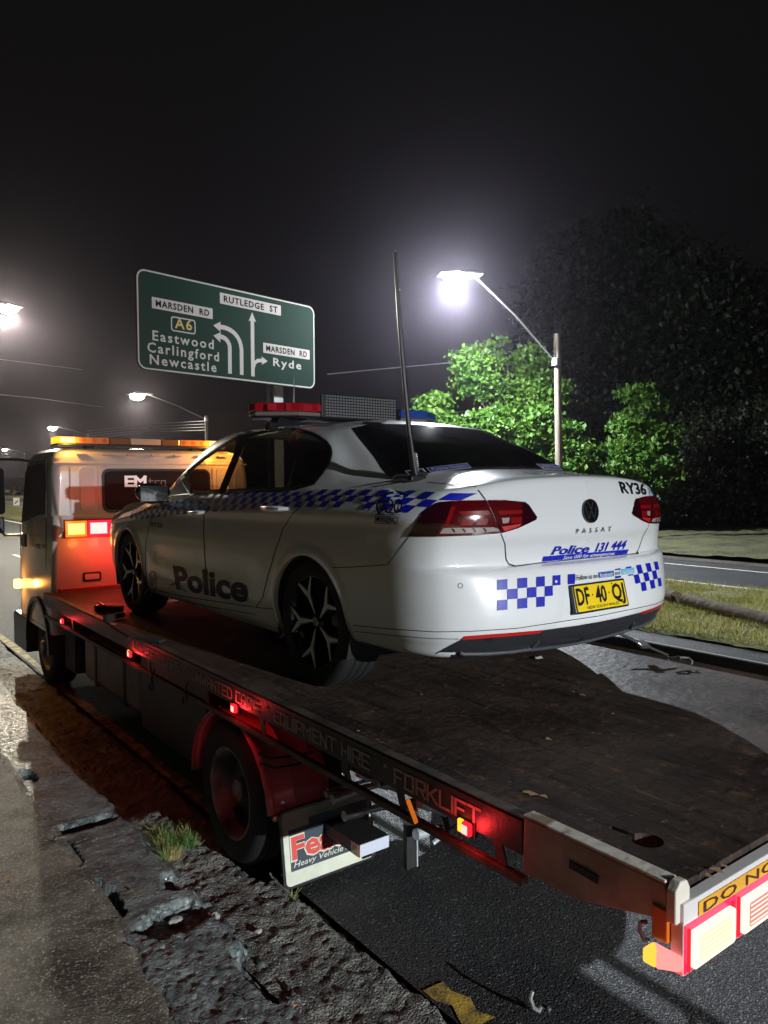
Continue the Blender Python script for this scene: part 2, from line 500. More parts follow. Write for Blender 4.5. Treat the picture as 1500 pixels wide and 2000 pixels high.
# ------------------------------------------------------------------ ground
sheet('ground', -600, 700, -300, 1500, GZ - .06, M['soil'])
sheet('road', -1.0, 6.15, -60, 260, GZ, M['asphalt'])
sheet('far_road', 10.9, 15.0, -60, 260, GZ + .004, M['asphalt'])
relief('verge', np.concatenate([np.arange(15.6, 26, .16), np.arange(26, 62, 3.)]), np.concatenate([np.arange(-60, -4, 4.), np.arange(-4, 26, .16), np.arange(26, 262, 6.)]),
       lambda X, Y: GZ + .0 + .10 * vnoise(X, Y, 1.3, 90) + .09 * vnoise(X, Y, .35, 91) * (vnoise(X, Y, 2.5, 92) > .3) + .04 * np.clip(X - 16, 0, 2), M['verge'])
sheet('dirt_shoulder', 14.9, 15.75, -60, 260, GZ + .012, M['soil'])
sheet('road_line_right', 5.47, 5.62, -60, 260, GZ + .004, M['linewhite'])
sheet('far_road_line', 11.15, 11.3, -60, 260, GZ + .009, M['linewhite'])
sheet('far_road_edge_line', 13.9, 14.0, -60, 260, GZ + .009, M['linewhite'])
for k in range(9):
    sheet('lane_dash', 1.62, 1.74, 5.3 + 12 * k - 36, 8.6 + 12 * k - 36, GZ + .004, M['linewhite'])
for k in range(9):
    sheet('lane_dash', 3.6, 3.7, 1.3 + 12 * k, 4.3 + 12 * k, GZ + .004, M['linewhite'])
# worn yellow edge line, broken into ragged pieces
mb = MB()
for (a, b_) in ((-1.30, -1.02), (1.05, 1.5), (1.56, 5.2), (5.3, 40)):
    n = max(2, min(60, int((b_ - a) / .06)))
    L = [(-.985 + random.uniform(-.012, .012), a + (b_ - a) * i / n) for i in range(n + 1)]
    R = [(-.90 + random.uniform(-.012, .012), a + (b_ - a) * i / n + random.uniform(-.01, .01)) for i in range(n + 1)]
    if a < 0:
        L = [(x - .03 + .06 * random.random(), y) for x, y in L]; R = [(x + .04 * random.random(), y) for x, y in R]
    V = [(x, y, GZ + .005) for x, y in L] + [(x, y, GZ + .005) for x, y in R]
    mb.add(V, [(i, n + 1 + i, n + 2 + i, i + 1) for i in range(n)])
tag(mb.build('road_line_left', M['lineyellow']), kind='structure')

# median: displaced turf with blades
relief('median_grass', np.arange(6.15, 10.91, .07), np.concatenate([np.arange(-6, 12, .07), np.arange(12, 260, 6.)]),
       lambda X, Y: GZ + .02 + .05 * vnoise(X, Y, .9) + .035 * vnoise(X, Y, .16, 3) - .05 * (np.abs(X - 8.53) > 2.3), M['grass_base'])


def blades(name, pts, hmin, hmax, w, mat, lean=.6, **kw):
    n = len(pts)
    a = RNG.uniform(0, 2 * np.pi, n); h = RNG.uniform(hmin, hmax, n); l = RNG.uniform(0, lean, n) * h; d = RNG.uniform(0, 2 * np.pi, n)
    ax = np.stack([np.cos(a), np.sin(a), 0 * a], 1) * (w / 2)
    tip = pts + np.stack([np.cos(d) * l, np.sin(d) * l, h], 1)
    V = np.stack([pts - ax, pts + ax, tip], 1).reshape(-1, 3)
    return tag(np_mesh(name, V, np.arange(3 * n).reshape(-1, 3), mat), **kw)


n = 90000
P = np.stack([RNG.uniform(6.12, 10.95, n), RNG.uniform(-3.5, 9, n) , np.zeros(n)], 1)
keep = vnoise(P[:, 0], P[:, 1], .35, 9) > RNG.uniform(.0, .75, n)
P = P[keep]; P[:, 2] = GZ + .03 + .05 * vnoise(P[:, 0], P[:, 1], .9) + .02 * vnoise(P[:, 0], P[:, 1], .16, 3)
blades('median_turf', P, .03, .085, .012, M['grass_blade'], 1.2, kind='stuff', label='short green grass growing on the median strip', cat='grass')

# footpath, kerb and old gutter on the camera's side of the road: one relief each
ysn = np.concatenate([np.arange(-3.2, 3.4, .014), np.arange(3.4, 7.5, .03), np.arange(7.5, 60, 1.5)])
jag = lambda Y, s: .03 * (vnoise(Y * 0, Y, .31, s) - .5) + .035 * (vnoise(Y * 0, Y, .07, s + 1) - .5)


def z_foot(X, Y):
    z = GZ + .085 + .012 * vnoise(X, Y, .5, 2) + .003 * vnoise(X, Y, .05, 4) + .003 * vnoise(X, Y, .02, 5)
    e = X + 1.885 + jag(Y, 30)
    return z - .018 * np.clip((e + .012) / .012, 0, 1)


relief('footpath', np.concatenate([[-7, -5, -4], np.arange(-3.6, -1.83, .014)]), ysn, z_foot, M['footpath'])
relief('verge_left', np.arange(-40, -6.9, 3.), np.arange(-60, 200, 10.), lambda X, Y: GZ + .08 + 0 * X, M['grass_base'])


def kerb_z(X, Y):
    z = GZ + .068 + .012 * vnoise(X, Y, .35, 12) + .006 * vnoise(X * .7, Y * 1.4, .09, 13) + .003 * vnoise(X, Y, .03, 14)
    # bites where the kerb has broken away
    for (cx, cyy, rx, ry, dp) in ((-1.72, 1.22, .18, .07, .05), (-1.865, .92, .04, .22, .035), (-1.62, -.02, .2, .12, .06), (-1.5, -.62, .07, .2, .08), (-1.84, .35, .05, .2, .05),
                                  (-1.5, .3, .08, .1, .07), (-1.80, 2.2, .05, .15, .04), (-1.46, -.95, .05, .2, .08)):
        d = ((X - cx) / rx) ** 2 + ((Y - cyy) / ry) ** 2 + .9 * (vnoise(X, Y, .06, 17) - .5) + .5 * (vnoise(X, Y, .025, 18) - .5)
        z = z - dp * np.clip((1.15 - d) * 2.5, 0, 1)
    e = X + 1.485 + jag(Y, 41)
    z = z - .055 * np.clip((e + .01) / .03, 0, 1)
    e2 = -(X + 1.885) - jag(Y, 30)
    z = z - .010 * np.clip((e2 + .02) / .02, 0, 1)
    rough = (Y < -.12)
    return z + rough * .010 * (vnoise(X, Y, .04, 21) - .5) + rough * .010 * (vnoise(X, Y, .018, 22) - .5)


relief('kerb', np.arange(-1.93, -1.42, .0075), ysn, kerb_z, M['kerb'])
relief('gutter', np.arange(-1.5, -.985, .012), ysn,
       lambda X, Y: GZ + .012 + .016 * (vnoise(X, Y, .085, 6) - .4) + .016 * (vnoise(X, Y, .03, 7) - .5) + .008 * (vnoise(X, Y, .016, 77) - .5) + .012 * (vnoise(X, Y, .4, 8) - .5) - .045 * np.clip((X + 1.045 + jag(Y, 60)) / .03, 0, 1) - .0 * X,
       M['asphalt_old'])
# grass tuft growing in the gutter
P = []
for (cx, cyy, r, n) in ((-1.36, .83, .07, 260), (-1.28, .72, .05, 160), (-1.22, .85, .05, 90), (-1.40, .66, .05, 160), (-1.05, -.1, .02, 12), (-1.34, 1.0, .05, 60)):
    a = RNG.uniform(0, 6.28, n); q = r * np.sqrt(RNG.uniform(0, 1, n)); P.append(np.stack([cx + q * np.cos(a), cyy + q * np.sin(a), np.full(n, GZ)], 1))
blades('grass_tuft', np.concatenate(P), .03, .1, .006, M['tuft'], 1.3, kind='stuff', label='tuft of green and dry grass growing in the gutter beside the rear truck wheel', cat='grass')
# loose stones and fallen leaves
stonem = pmat('stone', (.3, .3, .28), .7, bump=.5, bscale=60)
for k, (x, y, z, s, lab) in enumerate(((-1.62, .02, GZ + .03, .035, 'largest pale stone lying in the broken hole of the kerb'), (-1.35, -.28, GZ + .03, .018, 'small white stone on the gutter below the kerb hole'),
                                       (-1.48, -.08, GZ + .05, .03, 'grey stone at the road edge of the broken kerb hole'))):
    bm = bmesh.new(); bmesh.ops.create_icosphere(bm, subdivisions=2, radius=s)
    for v in bm.verts: v.co *= 1 + .35 * (random.random() - .5); v.co.z *= .6
    me = bpy.data.meshes.new('stone'); bm.to_mesh(me); bm.free(); me.materials.append(stonem)
    o = bpy.data.objects.new('stone', me); COL.objects.link(o); o.location = (x, y, z)
    tag(o, lab, 'stone', 'loose stones by the kerb')
leafm = pmat('fallen_leaf', (.35, .2, .07), .7)
for (px, py, zz, lab) in ((263, 1742, GZ + .09, 'fallen brown leaf at the seam between footpath and kerb'), (445, 1878, GZ + .03, 'yellowish fallen leaf in the crack of the broken kerb'),
                          (14, 1715, GZ + .1, 'fallen tan leaf on the footpath at the left picture edge'), (575, 1970, GZ + .04, 'fallen leaf on the gutter near the bottom of the picture'),
                          (66, 1668, GZ + .1, 'narrow fallen leaf lying flat on the upper footpath')):
    d = (_f + _r * ((px - 750) / FPX) - _u * ((py - 1000) / FPX)); t_ = (zz - CAMP.z) / d.z; p = CAMP + d * t_
    mb = MB(); a = random.uniform(0, 3); L = .028
    q = [(L, 0, 0), (.3 * L, .4 * L, .008), (-L, 0, .002), (.2 * L, -.45 * L, .006)]
    mb.add([(p.x + u * math.cos(a) - v * math.sin(a), p.y + u * math.sin(a) + v * math.cos(a), p.z + w) for u, v, w in q], [(0, 1, 2), (0, 2, 3)])
    tag(mb.build('fallen_leaf', leafm, fixn=False), lab, 'leaf', 'fallen leaves along the kerb')

# ------------------------------------------------------------------ logs on the median
for (a, b_, r, lab) in (((8.95, 4.55, -.87), (8.36, 3.66, -.87), .1, 'short brown log rail on the median, its end beside the car bumper'),
                        ((8.22, 3.42, -.87), (7.0, .75, -.87), .1, 'long brown log rail lying along the median grass at the right')):
    mb = MB(); a = Vector(a); b_ = Vector(b_)
    pts = [a.lerp(b_, i / 14) + Vector((random.uniform(-.008, .008), 0, random.uniform(-.008, .008))) for i in range(15)]
    mb.tube(pts, [r * random.uniform(.95, 1.05) for _ in pts], 14)
    tag(mb.build('log_rail', M['log'], smooth=True), lab, 'log rail', 'log rails on the median')

# ------------------------------------------------------------------ trees
def leaves(blobs, n, size, cl=.35, per=26):
    """leaf clumps through the outer volume of ellipsoid blobs -> verts, faces"""
    w = np.array([b[3] * b[4] * b[5] for b in blobs]) ** .67; w /= w.sum()
    nc = n // per
    k = RNG.choice(len(blobs), nc, p=w); B = np.array(blobs)[k]
    d = RNG.normal(size=(nc, 3)); d /= np.linalg.norm(d, axis=1)[:, None]
    rad = RNG.uniform(.35, 1.08, nc)[:, None] ** .6
    C = B[:, :3] + d * rad * B[:, 3:6]
    cs = RNG.uniform(.5, 1.3, nc) * cl
    P = np.repeat(C, per, 0) + RNG.normal(size=(nc * per, 3)) * np.repeat(cs, per)[:, None] * np.array([1, 1, .55])
    m = len(P)
    a = RNG.normal(size=(m, 3)) + np.array([0, 0, -.5]); a /= np.linalg.norm(a, axis=1)[:, None]
    b = np.cross(a, RNG.normal(size=(m, 3)) * .6 + np.array([0, 0, 1])); b /= np.linalg.norm(b, axis=1)[:, None]
    c = np.cross(a, b)
    s = (RNG.uniform(.6, 1.25, m) * size)[:, None]
    V = np.stack([P - a * s * .5, P + b * s * .42 + c * s * .1, P + a * s * .55, P - b * s * .42 + c * s * .1], 1).reshape(-1, 3)
    return V, np.arange(4 * m).reshape(-1, 4)


def tree(name, base, blobs, n, size, mat, lab, cat, group, cl=.35, per=26, tr=.16):
    r = empty(name, base); tag(r, lab, cat, group)
    V, F = leaves(blobs, n, size, cl, per)
    V = V - np.array(base)
    np_mesh('crown', V, F, mat, r)
    mb = MB(); base = Vector(base); random.seed(hash(base.x) % 1000)
    top = Vector((sum(b[0] for b in blobs) / len(blobs), sum(b[1] for b in blobs) / len(blobs), max(b[2] for b in blobs)))
    fork = base.lerp(top, .45) + Vector((random.uniform(-.2, .2), random.uniform(-.2, .2), 0))
    mb.tube([base, base.lerp(fork, .5) + Vector((.05, .03, 0)), fork, top], [tr * 1.2, tr, tr * .8, tr * .15], 9)
    for b in blobs[:9]:
        e = Vector(b[:3]); mid = fork.lerp(e, .5) + Vector((0, 0, -.25))
        mb.tube([fork - Vector((0, 0, random.uniform(0, .8))), mid, e], [tr * .55, tr * .35, tr * .08], 6)
    mb.build('trunk', M['bark'], r, smooth=True)
    return r


def pxblobs(L, depth0=None):
    out = []
    for (px, py, dp, rp, *sq) in L:
        p = at(px, py, dp); r = rp / FPX * dp
        out.append((p.x, p.y, p.z, r * (sq[0] if sq else 1), r * (sq[0] if sq else 1), r * (sq[1] if len(sq) > 1 else 1)))
    return out


TG = 'leafy trees behind the far road'
b = pxblobs([(852, 790, 30, 26), (850, 835, 30, 42, 1, .8), (893, 862, 30, 46), (862, 900, 30, 46), (910, 915, 30, 40), (838, 800, 30, 22)])
g = b[2]; tree('leafy_tree', (g[0], g[1], GZ), b, 12000, .19, M['leaf'], 'bright green young tree with a pointed top just right of the blue light', 'tree', TG, .17, 34)
b = pxblobs([(970, 838, 27.6, 42), (1020, 850, 27.6, 44), (1060, 888, 27.6, 42), (1000, 900, 27.6, 52), (950, 895, 27.6, 46), (1040, 935, 27.6, 44), (1085, 925, 27.6, 40), (940, 820, 27.6, 24), (1118, 900, 27.6, 36), (1100, 850, 27.6, 34), (1060, 830, 27.6, 34)])
g = b[3]; tree('leafy_tree', (g[0], g[1], GZ), b, 24000, .19, M['leaf'], 'low spreading lit tree left of the timber lamp pole', 'tree', TG, .18, 34)
b = pxblobs([(925, 715, 29.5, 38), (950, 752, 29.5, 30), (918, 745, 29.5, 26), (1010, 745, 30, 36), (1035, 705, 30, 30), (985, 775, 30, 28), (1032, 780, 30, 28), (960, 690, 29.5, 24), (1075, 760, 29.5, 34)])
g = b[3]; tree('leafy_tree', (g[0], g[1], GZ), b, 12000, .18, M['leaf'], 'taller tree with separate leafy tufts under the bright street lamp', 'tree', TG, .19, 34)
b = pxblobs([(1255, 790, 28, 30), (1240, 840, 28, 40), (1275, 850, 28, 38), (1225, 900, 28, 46), (1185, 925, 28, 40), (1270, 910, 28, 50), (1150, 900, 29, 34), (1240, 770, 28, 20)])
g = b[3]; tree('leafy_tree', (g[0], g[1], GZ), b, 15000, .19, M['leaf'], 'half lit tree with a narrow top standing right of the timber lamp pole', 'tree', TG, .19, 34)
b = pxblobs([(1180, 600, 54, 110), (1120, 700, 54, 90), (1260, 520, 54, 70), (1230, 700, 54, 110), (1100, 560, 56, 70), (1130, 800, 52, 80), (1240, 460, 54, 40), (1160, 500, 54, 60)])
g = b[1]; tree('tall_tree', (g[0], g[1], GZ), b, 36000, .36, M['leafunlit'], 'tallest dark tree behind the timber lamp pole', 'tree', TG, .9, 30, .45)
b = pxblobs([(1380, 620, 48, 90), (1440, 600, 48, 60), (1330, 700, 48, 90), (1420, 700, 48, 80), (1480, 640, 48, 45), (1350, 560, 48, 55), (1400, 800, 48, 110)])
g = b[2]; tree('tall_tree', (g[0], g[1], GZ), b, 32000, .36, M['leafunlit'], 'broad dark tree with a rounded top at the far right', 'tree', TG, .9, 30, .45)
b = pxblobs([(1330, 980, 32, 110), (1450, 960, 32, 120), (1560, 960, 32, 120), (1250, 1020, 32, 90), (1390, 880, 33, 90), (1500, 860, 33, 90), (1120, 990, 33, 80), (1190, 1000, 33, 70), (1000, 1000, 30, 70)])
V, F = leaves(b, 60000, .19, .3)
tag(np_mesh('shrub_thicket', V, F, M['leafunlit']), 'dark thicket of shrubs along the far side of the road', 'shrubs', kind='stuff')
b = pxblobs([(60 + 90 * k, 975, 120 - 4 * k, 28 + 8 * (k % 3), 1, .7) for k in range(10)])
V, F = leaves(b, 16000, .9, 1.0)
tag(np_mesh('distant_trees', V, F, M['leafunlit']), 'dark line of distant trees beyond the road', 'trees', kind='stuff')
hz = relief('hill', np.linspace(-300, 500, 60), np.linspace(230, 420, 14), lambda X, Y: GZ - .5 + 5 * np.clip((Y - 230) / 100, 0, 1) * (.5 + vnoise(X, Y, 60, 4)), M['soil'])

# ------------------------------------------------------------------ street lamps
M['lamp_lens'] = emat('lamp_lens', (.93, .96, 1.), 120)
M['lamp_lens_warm'] = emat('lamp_lens_warm', (1., .95, .74), 90)


def street_lamp(base, top, joint, head, lab, col, watt, lens, polemat, pr=.13, size=.32, rad=.1, spread=166, aim=(0, 0, -1), glow=.1, grp='street lamps beside the road'):
    r = empty('street_lamp', base); tag(r, lab, 'street lamp', grp)
    base, top, joint, head = map(Vector, (base, top, joint, head))
    MB().tube([base, top], [pr * 1.15, pr * .85], 12).build('pole', polemat, r, smooth=True)
    d = (head - joint)
    MB().tube([joint, joint + d * .5 + Vector((0, 0, .12)), head], .035, 8).build('arm', M['armsteel'], r, smooth=True)
    MB().tube([joint + Vector((0, 0, -.12)), joint + Vector((0, 0, .12))], pr * 1.15, 12).build('bracket', M['galv'], r, smooth=True)
    h = Vector((d.x, d.y, 0)).normalized()
    mb = MB(); sd = Vector((-h.y, h.x, 0))
    P = []
    for z, k in ((-.02, 1.), (.1, .55)):
        for i, j in ((-.2, -1), (1, -1), (1, 1), (-.2, 1)):
            P.append(head + h * (size * 1.9 * (i if i < 0 else i * k)) + sd * (size * .5 * j * k) + Vector((0, 0, z)))
    mb.hexa(P); L = mb.build('luminaire', M['galv'], r, bevel=.02)
    mb = MB(); mb.lathe([(0.001, -.52 * size), (size * .3, -.46 * size), (size * .52, -.28 * size), (size * .6, -.05), (size * .4, .04), (.001, .05)], (0, 0, 0), 'z', 20)
    mb.v = [tuple(head + h * (size * 1.0) + h * (v[0] * 1.15) + sd * v[1] + Vector((0, 0, v[2]))) for v in mb.v]
    ll = mb.build('lens', lens, L); ll.location = -L.location; 
    me = ll.data
    off = wloc(r)
    ll.location = (0, 0, 0)
    l = bpy.data.lights.new('lamp_light', 'SPOT'); l.color = col; l.energy = watt; l.shadow_soft_size = rad; l.spot_size = math.radians(spread); l.spot_blend = .13
    lo = bpy.data.objects.new('lamp_light', l); COL.objects.link(lo); lo.rotation_euler = Vector(aim).to_track_quat('-Z', 'Y').to_euler(); lo.location = head + h * size + Vector((0, 0, -.52 * size - .12)) - wloc(r); lo.parent = r
    lamp_point('lamp_glow', head + h * size + Vector((0, 0, -.52 * size - .12)), col, watt * glow, rad, r)
    return r


COOL = (.86, .93, 1.)
p = at(1103, 915, 25); 
PB = Vector((17.0, 13.1, GZ)); 
jt = at(1086, 707, 24.9); tp = at(1088, 652, 24.9); hd = at(926, 538, 24.3)
street_lamp((jt.x + .25, jt.y, GZ), tp, jt, hd, 'brightest street lamp, on a long arm from a timber pole among the trees', COOL, 9000, M['lamp_lens'], M['pole_wood'], .12, .62, spread=164, aim=(-.25, .3, -1), glow=.6)
WARM = (1., .93, .74)
for (px, py, dp, ppx, pty, lab, w, warm) in (
        (287, 770, 62, 403, 812, 'warm street lamp just above the truck light bar, its pole beside the big sign', 5000, True),
        (112, 834, 105, 172, 846, 'small far street lamp just left of the amber light bar', 5000, True),
        (14, 877, 175, 48, 884, 'farthest and smallest street lamp at the left edge', 5000, True)):
    hd = at(px, py, dp); q = at(ppx, pty, dp * .98)
    street_lamp((q.x, q.y, GZ), q, q - Vector((0, 0, .3)), hd, lab, WARM, w, M['lamp_lens_warm'], M['pole_wood'], .14, .9, glow=.3)
hd = at(-16, 594, 34)
street_lamp((hd.x - 5.5, hd.y - .4, GZ), (hd.x - 5.5, hd.y - .4, hd.z + .2), (hd.x - 5.5, hd.y - .4, hd.z - 1.2), hd, 'street lamp with a starry glare high at the left edge', WARM, 7500, M['lamp_lens_warm'], M['pole_wood'], .14, .66, glow=.2)
# the next lamp of the row stands behind the photographer and lights the back of the car
street_lamp((-6.2, -31.6, GZ), (-6.2, -31.6, 6.9), (-6.2, -31.6, 5.7), (.7, -32, 6.9), 'street lamp standing behind the viewer beside the footpath', (.92, .97, 1.), 54000, M['lamp_lens'], M['pole_wood'], .15, .42)

# ------------------------------------------------------------------ overhead wires
wm = pmat('wire', (.3, .3, .32), .5)
def wire(pts, r, lab):
    mb = MB(); mb.tube(pts, r, 5); tag(mb.build('overhead_wire', wm, smooth=True), lab, 'wire', 'overhead wires')
wire([at(640, 731, 42), at(720, 723, 40), at(895, 707, 36), at(990, 690, 34)], .03, 'taut overhead wire running behind the car antenna towards the lit trees')
wire([at(-60, 765, 40), at(75, 778, 55), at(200, 795, 90)], .03, 'overhead wire crossing above the truck cab at the left')
wire([at(-40, 697, 50), at(60, 709, 60), at(160, 722, 90)], .03, 'highest overhead wire at the left edge')
for k, w_ in enumerate(('topmost', 'second from the top', 'third from the top', 'lowest')):
    wire([at(170, 842 + k * 5, 100), at(300, 828 + k * 5, 80), at(403, 822 + k * 6, 63)], .02, w_ + ' of the four far wires meeting the pole beside the sign')
wire([at(840, 800, 60), at(880, 805, 50), at(930, 803, 40)], .02, 'thin wire crossing the bright green young tree')

# ------------------------------------------------------------------ direction sign
sg = empty('direction_sign', (7.2, 14.9, GZ)); tag(sg, 'large green road direction sign on a single steel post above the truck', 'road sign')
A = at(265, 519, 17.3); Bb = at(268, 720, 17.3)
A = Vector((3.10, 14.0, 5.97)); W_, H_ = 5.5, 2.32
ux = (Vector((8.46, 15.0, 0)) - Vector((3.10, 14.0, 0))).normalized(); nn = Vector((ux.y, -ux.x, 0))
def SF(u, v, d=0.):   # u 0..W, v 0..H from the top-left corner downwards
    return A + ux * u - Vector((0, 0, v)) + nn * d
rr = rrect(0, W_, 0, H_, .22, 6)
M['sign_green'] = pmat('sign_green', (.0015, .026, .014), .7, spec=.04)
M['sign_white'] = pmat('sign_white', (.52, .47, .44), .7, spec=.1)
M['sign_black'] = pmat('sign_black', (.008, .008, .008), .9, spec=0)
M['sign_yellow'] = pmat('sign_yellow', (.5, .33, .03), .6)
MB().prism(rr, lambda u, v, d: SF(u, v, d), -.03, 0).build('sign_panel', M['sign_green'], sg)
mb = MB()
ri, ro = rrect(.055, W_ - .055, .055, H_ - .055, .18, 6), rrect(.02, W_ - .02, .02, H_ - .02, .21, 6)
n = len(ri); mb.add([SF(u, v, .0015) for u, v in ro] + [SF(u, v, .0015) for u, v in ri], [(i, (i + 1) % n, n + (i + 1) % n, n + i) for i in range(n)])
mb.build('sign_border', M['sign_white'], sg)
# photo coordinates on the panel (crop 1500 x 1200 of [250..650] x [480..800]) mapped through a homography
def homog(src, dst):
    Am = []
    for (x, y), (X, Y) in zip(src, dst):
        Am.append([x, y, 1, 0, 0, 0, -X * x, -X * y, -X]); Am.append([0, 0, 0, x, y, 1, -Y * x, -Y * y, -Y])
    h = np.linalg.svd(np.array(Am, float))[2][-1].reshape(3, 3)
    return lambda x, y: tuple((h @ np.array([x, y, 1.]))[:2] / (h @ np.array([x, y, 1.]))[2])
HG = homog([(60, 140), (1350, 400), (1358, 1065), (64, 895)], [(0, 0), (W_, 0), (W_, H_), (0, H_)])
def plate(name, c4, text, par):
    P4 = [HG(*c) for c in c4]
    u0 = (P4[0][0] + P4[3][0]) / 2; u1 = (P4[1][0] + P4[2][0]) / 2; v0 = (P4[0][1] + P4[1][1]) / 2; v1 = (P4[2][1] + P4[3][1]) / 2
    pl = MB().prism(rrect(u0, u1, v0, v1, .02, 3), lambda u, v, d: SF(u, v, d), .0002, .002).build(name, M['sign_white'], par)
    h = (v1 - v0) * .6; vf = text2d(text, (u1 - u0) * .88, h, bold=.022, spacing=1.15)
    mb = put2d(MB(), vf, lambda x, y, l: SF(u0 + (u1 - u0) * .06 + x, v0 + (v1 - v0) * .78 - y, .003))
    mb.build('lettering', M['sign_black'], par)
plate('name_plate', [(165, 357), (588, 435), (588, 517), (167, 440)], 'MARSDEN  RD', sg)
plate('name_plate', [(640, 310), (1090, 398), (1090, 480), (640, 392)], 'RUTLEDGE  ST', sg)
plate('name_plate', [(957, 688), (1312, 750), (1312, 825), (957, 768)], 'MARSDEN  RD', sg)
mb = MB()
for txt, p0, p1, cap in (('Eastwood', (168, 680), (595, 742), .235), ('Carlingford', (132, 768), (632, 835), .235), ('Newcastle', (148, 858), (614, 918), .235), ('Ryde', (1032, 872), (1248, 902), .22)):
    a = HG(*p0); c = HG(*p1)
    vf = text2d(txt, c[0] - a[0], cap, bold=.018, spacing=1.25)
    put2d(mb, vf, lambda x, y, l: SF(a[0] + x, (a[1] + c[1]) / 2 - y, .0015))
mb.build('lettering', M['sign_white'], sg)
mb = MB()
a = HG(322, 588); c = HG(442, 602); put2d(mb, text2d('A6', c[0] - a[0], .25, bold=.02, spacing=1.2), lambda x, y, l: SF(a[0] + x, (a[1] + c[1]) / 2 - y, .0015))
mb.build('route_number', M['sign_yellow'], sg)
mb = MB()
a = HG(295, 490); c = HG(467, 633)
ri, ro = rrect(a[0] + .03, c[0] - .03, a[1] + .05, c[1] - .02, .05, 4), rrect(a[0], c[0], a[1] + .02, c[1] + .01, .07, 4)
n = len(ri); mb.add([SF(u, v, .0015) for u, v in ro] + [SF(u, v, .0015) for u, v in ri], [(i, (i + 1) % n, n + (i + 1) % n, n + i) for i in range(n)])
mb.build('route_frame', M['sign_white'], sg)
def stroke(mb, pts, w, d=.0015):
    Q = [Vector((*HG(*p), 0)) for p in pts]
    L = []; R = []
    for i, p in enumerate(Q):
        t = (Q[min(i + 1, len(Q) - 1)] - Q[max(i - 1, 0)]).normalized(); s_ = Vector((-t.y, t.x, 0)) * w / 2
        L.append(p + s_); R.append(p - s_)
    n = len(Q); mb.add([SF(v.x, v.y, d) for v in L] + [SF(v.x, v.y, d) for v in R], [(i, i + 1, n + i + 1, n + i) for i in range(n - 1)])
def head(mb, tip, frm, w, l, d=.002):
    t = Vector((*HG(*tip), 0)); f_ = Vector((*HG(*frm), 0)); dd = (t - f_).normalized(); s_ = Vector((-dd.y, dd.x, 0))
    b_ = t - dd * l; P = [t, b_ + s_ * w / 2, b_ + dd * l * .12, b_ - s_ * w / 2]
    mb.add([SF(v.x, v.y, d) for v in P], [(0, 1, 2), (0, 2, 3)])
mb = MB()
arc = lambda x0, y0, x1, y1, n=10: [(x0 + (x1 - x0) * math.sin(math.pi / 2 * i / n), y1 + (y0 - y1) * math.cos(math.pi / 2 * i / n)) for i in range(n + 1)]
stroke(mb, [(711, 933), (710, 745)] + [(711 - 75 * (1 - math.cos(math.pi / 2 * i / 8)), 740 - 92 * math.sin(math.pi / 2 * i / 8)) for i in range(1, 9)], .115)
head(mb, (592, 640), (650, 655), .26, .22)
stroke(mb, [(797, 943), (796, 750)] + [(794 - 160 * (1 - math.cos(math.pi / 2 * i / 8)), 745 - 172 * math.sin(math.pi / 2 * i / 8)) for i in range(1, 9)], .115)
head(mb, (592, 562), (660, 576), .26, .22)
stroke(mb, [(880, 955), (876, 500)], .115); head(mb, (874, 455), (877, 540), .24, .24)
stroke(mb, [(882, 890), (893, 850), (915, 832), (950, 830)], .095, .0018); head(mb, (990, 836), (930, 830), .22, .2)
mb.build('direction_arrows', M['sign_white'], sg)
pc = A + ux * (W_ * .772)
mb = MB()
def PF(x, y, z): return Vector((pc.x, pc.y, 0)) + ux * x + Vector((-nn.x, -nn.y, 0)) * y + Vector((0, 0, z))
zt = A.z - .3
for (x0, x1, y0, y1) in ((-.16, .16, .10, .118), (-.16, .16, .40, .418), (-.008, .008, .119, .399)):
    mb.hexa([PF(x0, y0, GZ), PF(x1, y0, GZ), PF(x1, y1, GZ), PF(x0, y1, GZ), PF(x0, y0, zt), PF(x1, y0, zt), PF(x1, y1, zt), PF(x0, y1, zt)])
mb.build('post', M['galv'], sg)
mb = MB()
for v in (.35, 1.15, 1.95): mb.hexa([SF(.3, v + .06, -.09), SF(W_ - .3, v + .06, -.09), SF(W_ - .3, v + .06, -.032), SF(.3, v + .06, -.032), SF(.3, v, -.09), SF(W_ - .3, v, -.09), SF(W_ - .3, v, -.032), SF(.3, v, -.032)])
mb.build('stiffener', M['galv'], sg, )
# small keep-left sign far down the road
ks = at(32, 980, 58); r = empty('keep_left_sign', (ks.x, ks.y, GZ)); tag(r, 'small white keep left sign far down the road beside the truck mirror', 'road sign')
MB().box(ks.x - .22, ks.x + .22, ks.y - .02, ks.y, ks.z - .28, ks.z + .3).build('sign_panel', pmat('kl', (.75, .72, .7), .5), r)
MB().bar((ks.x + .1, ks.y - .03, ks.z + .08), (ks.x - .12, ks.y - .03, ks.z - .14), .07).build('arrow', M['sign_black'], r)
MB().tube([(ks.x, ks.y + .03, GZ), (ks.x, ks.y + .03, ks.z)], .03, 8).build('post', M['galv'], r)

# ------------------------------------------------------------------ tow truck
def H(px, py, ax, val):
    d = _f + _r * ((px - 750) / FPX) - _u * ((py - 1000) / FPX)
    return CAMP + d * ((val - CAMP[ax]) / d[ax])


def boolcut(o, mb):
    c = mb.build('cutter', M['black'])
    md = o.modifiers.new('b', 'BOOLEAN'); md.object = c; md.operation = 'DIFFERENCE'; md.solver = 'EXACT'
    dg = bpy.context.evaluated_depsgraph_get(); me = bpy.data.meshes.new_from_object(o.evaluated_get(dg))
    o.modifiers.clear(); o.data = me
    bpy.data.objects.remove(c)


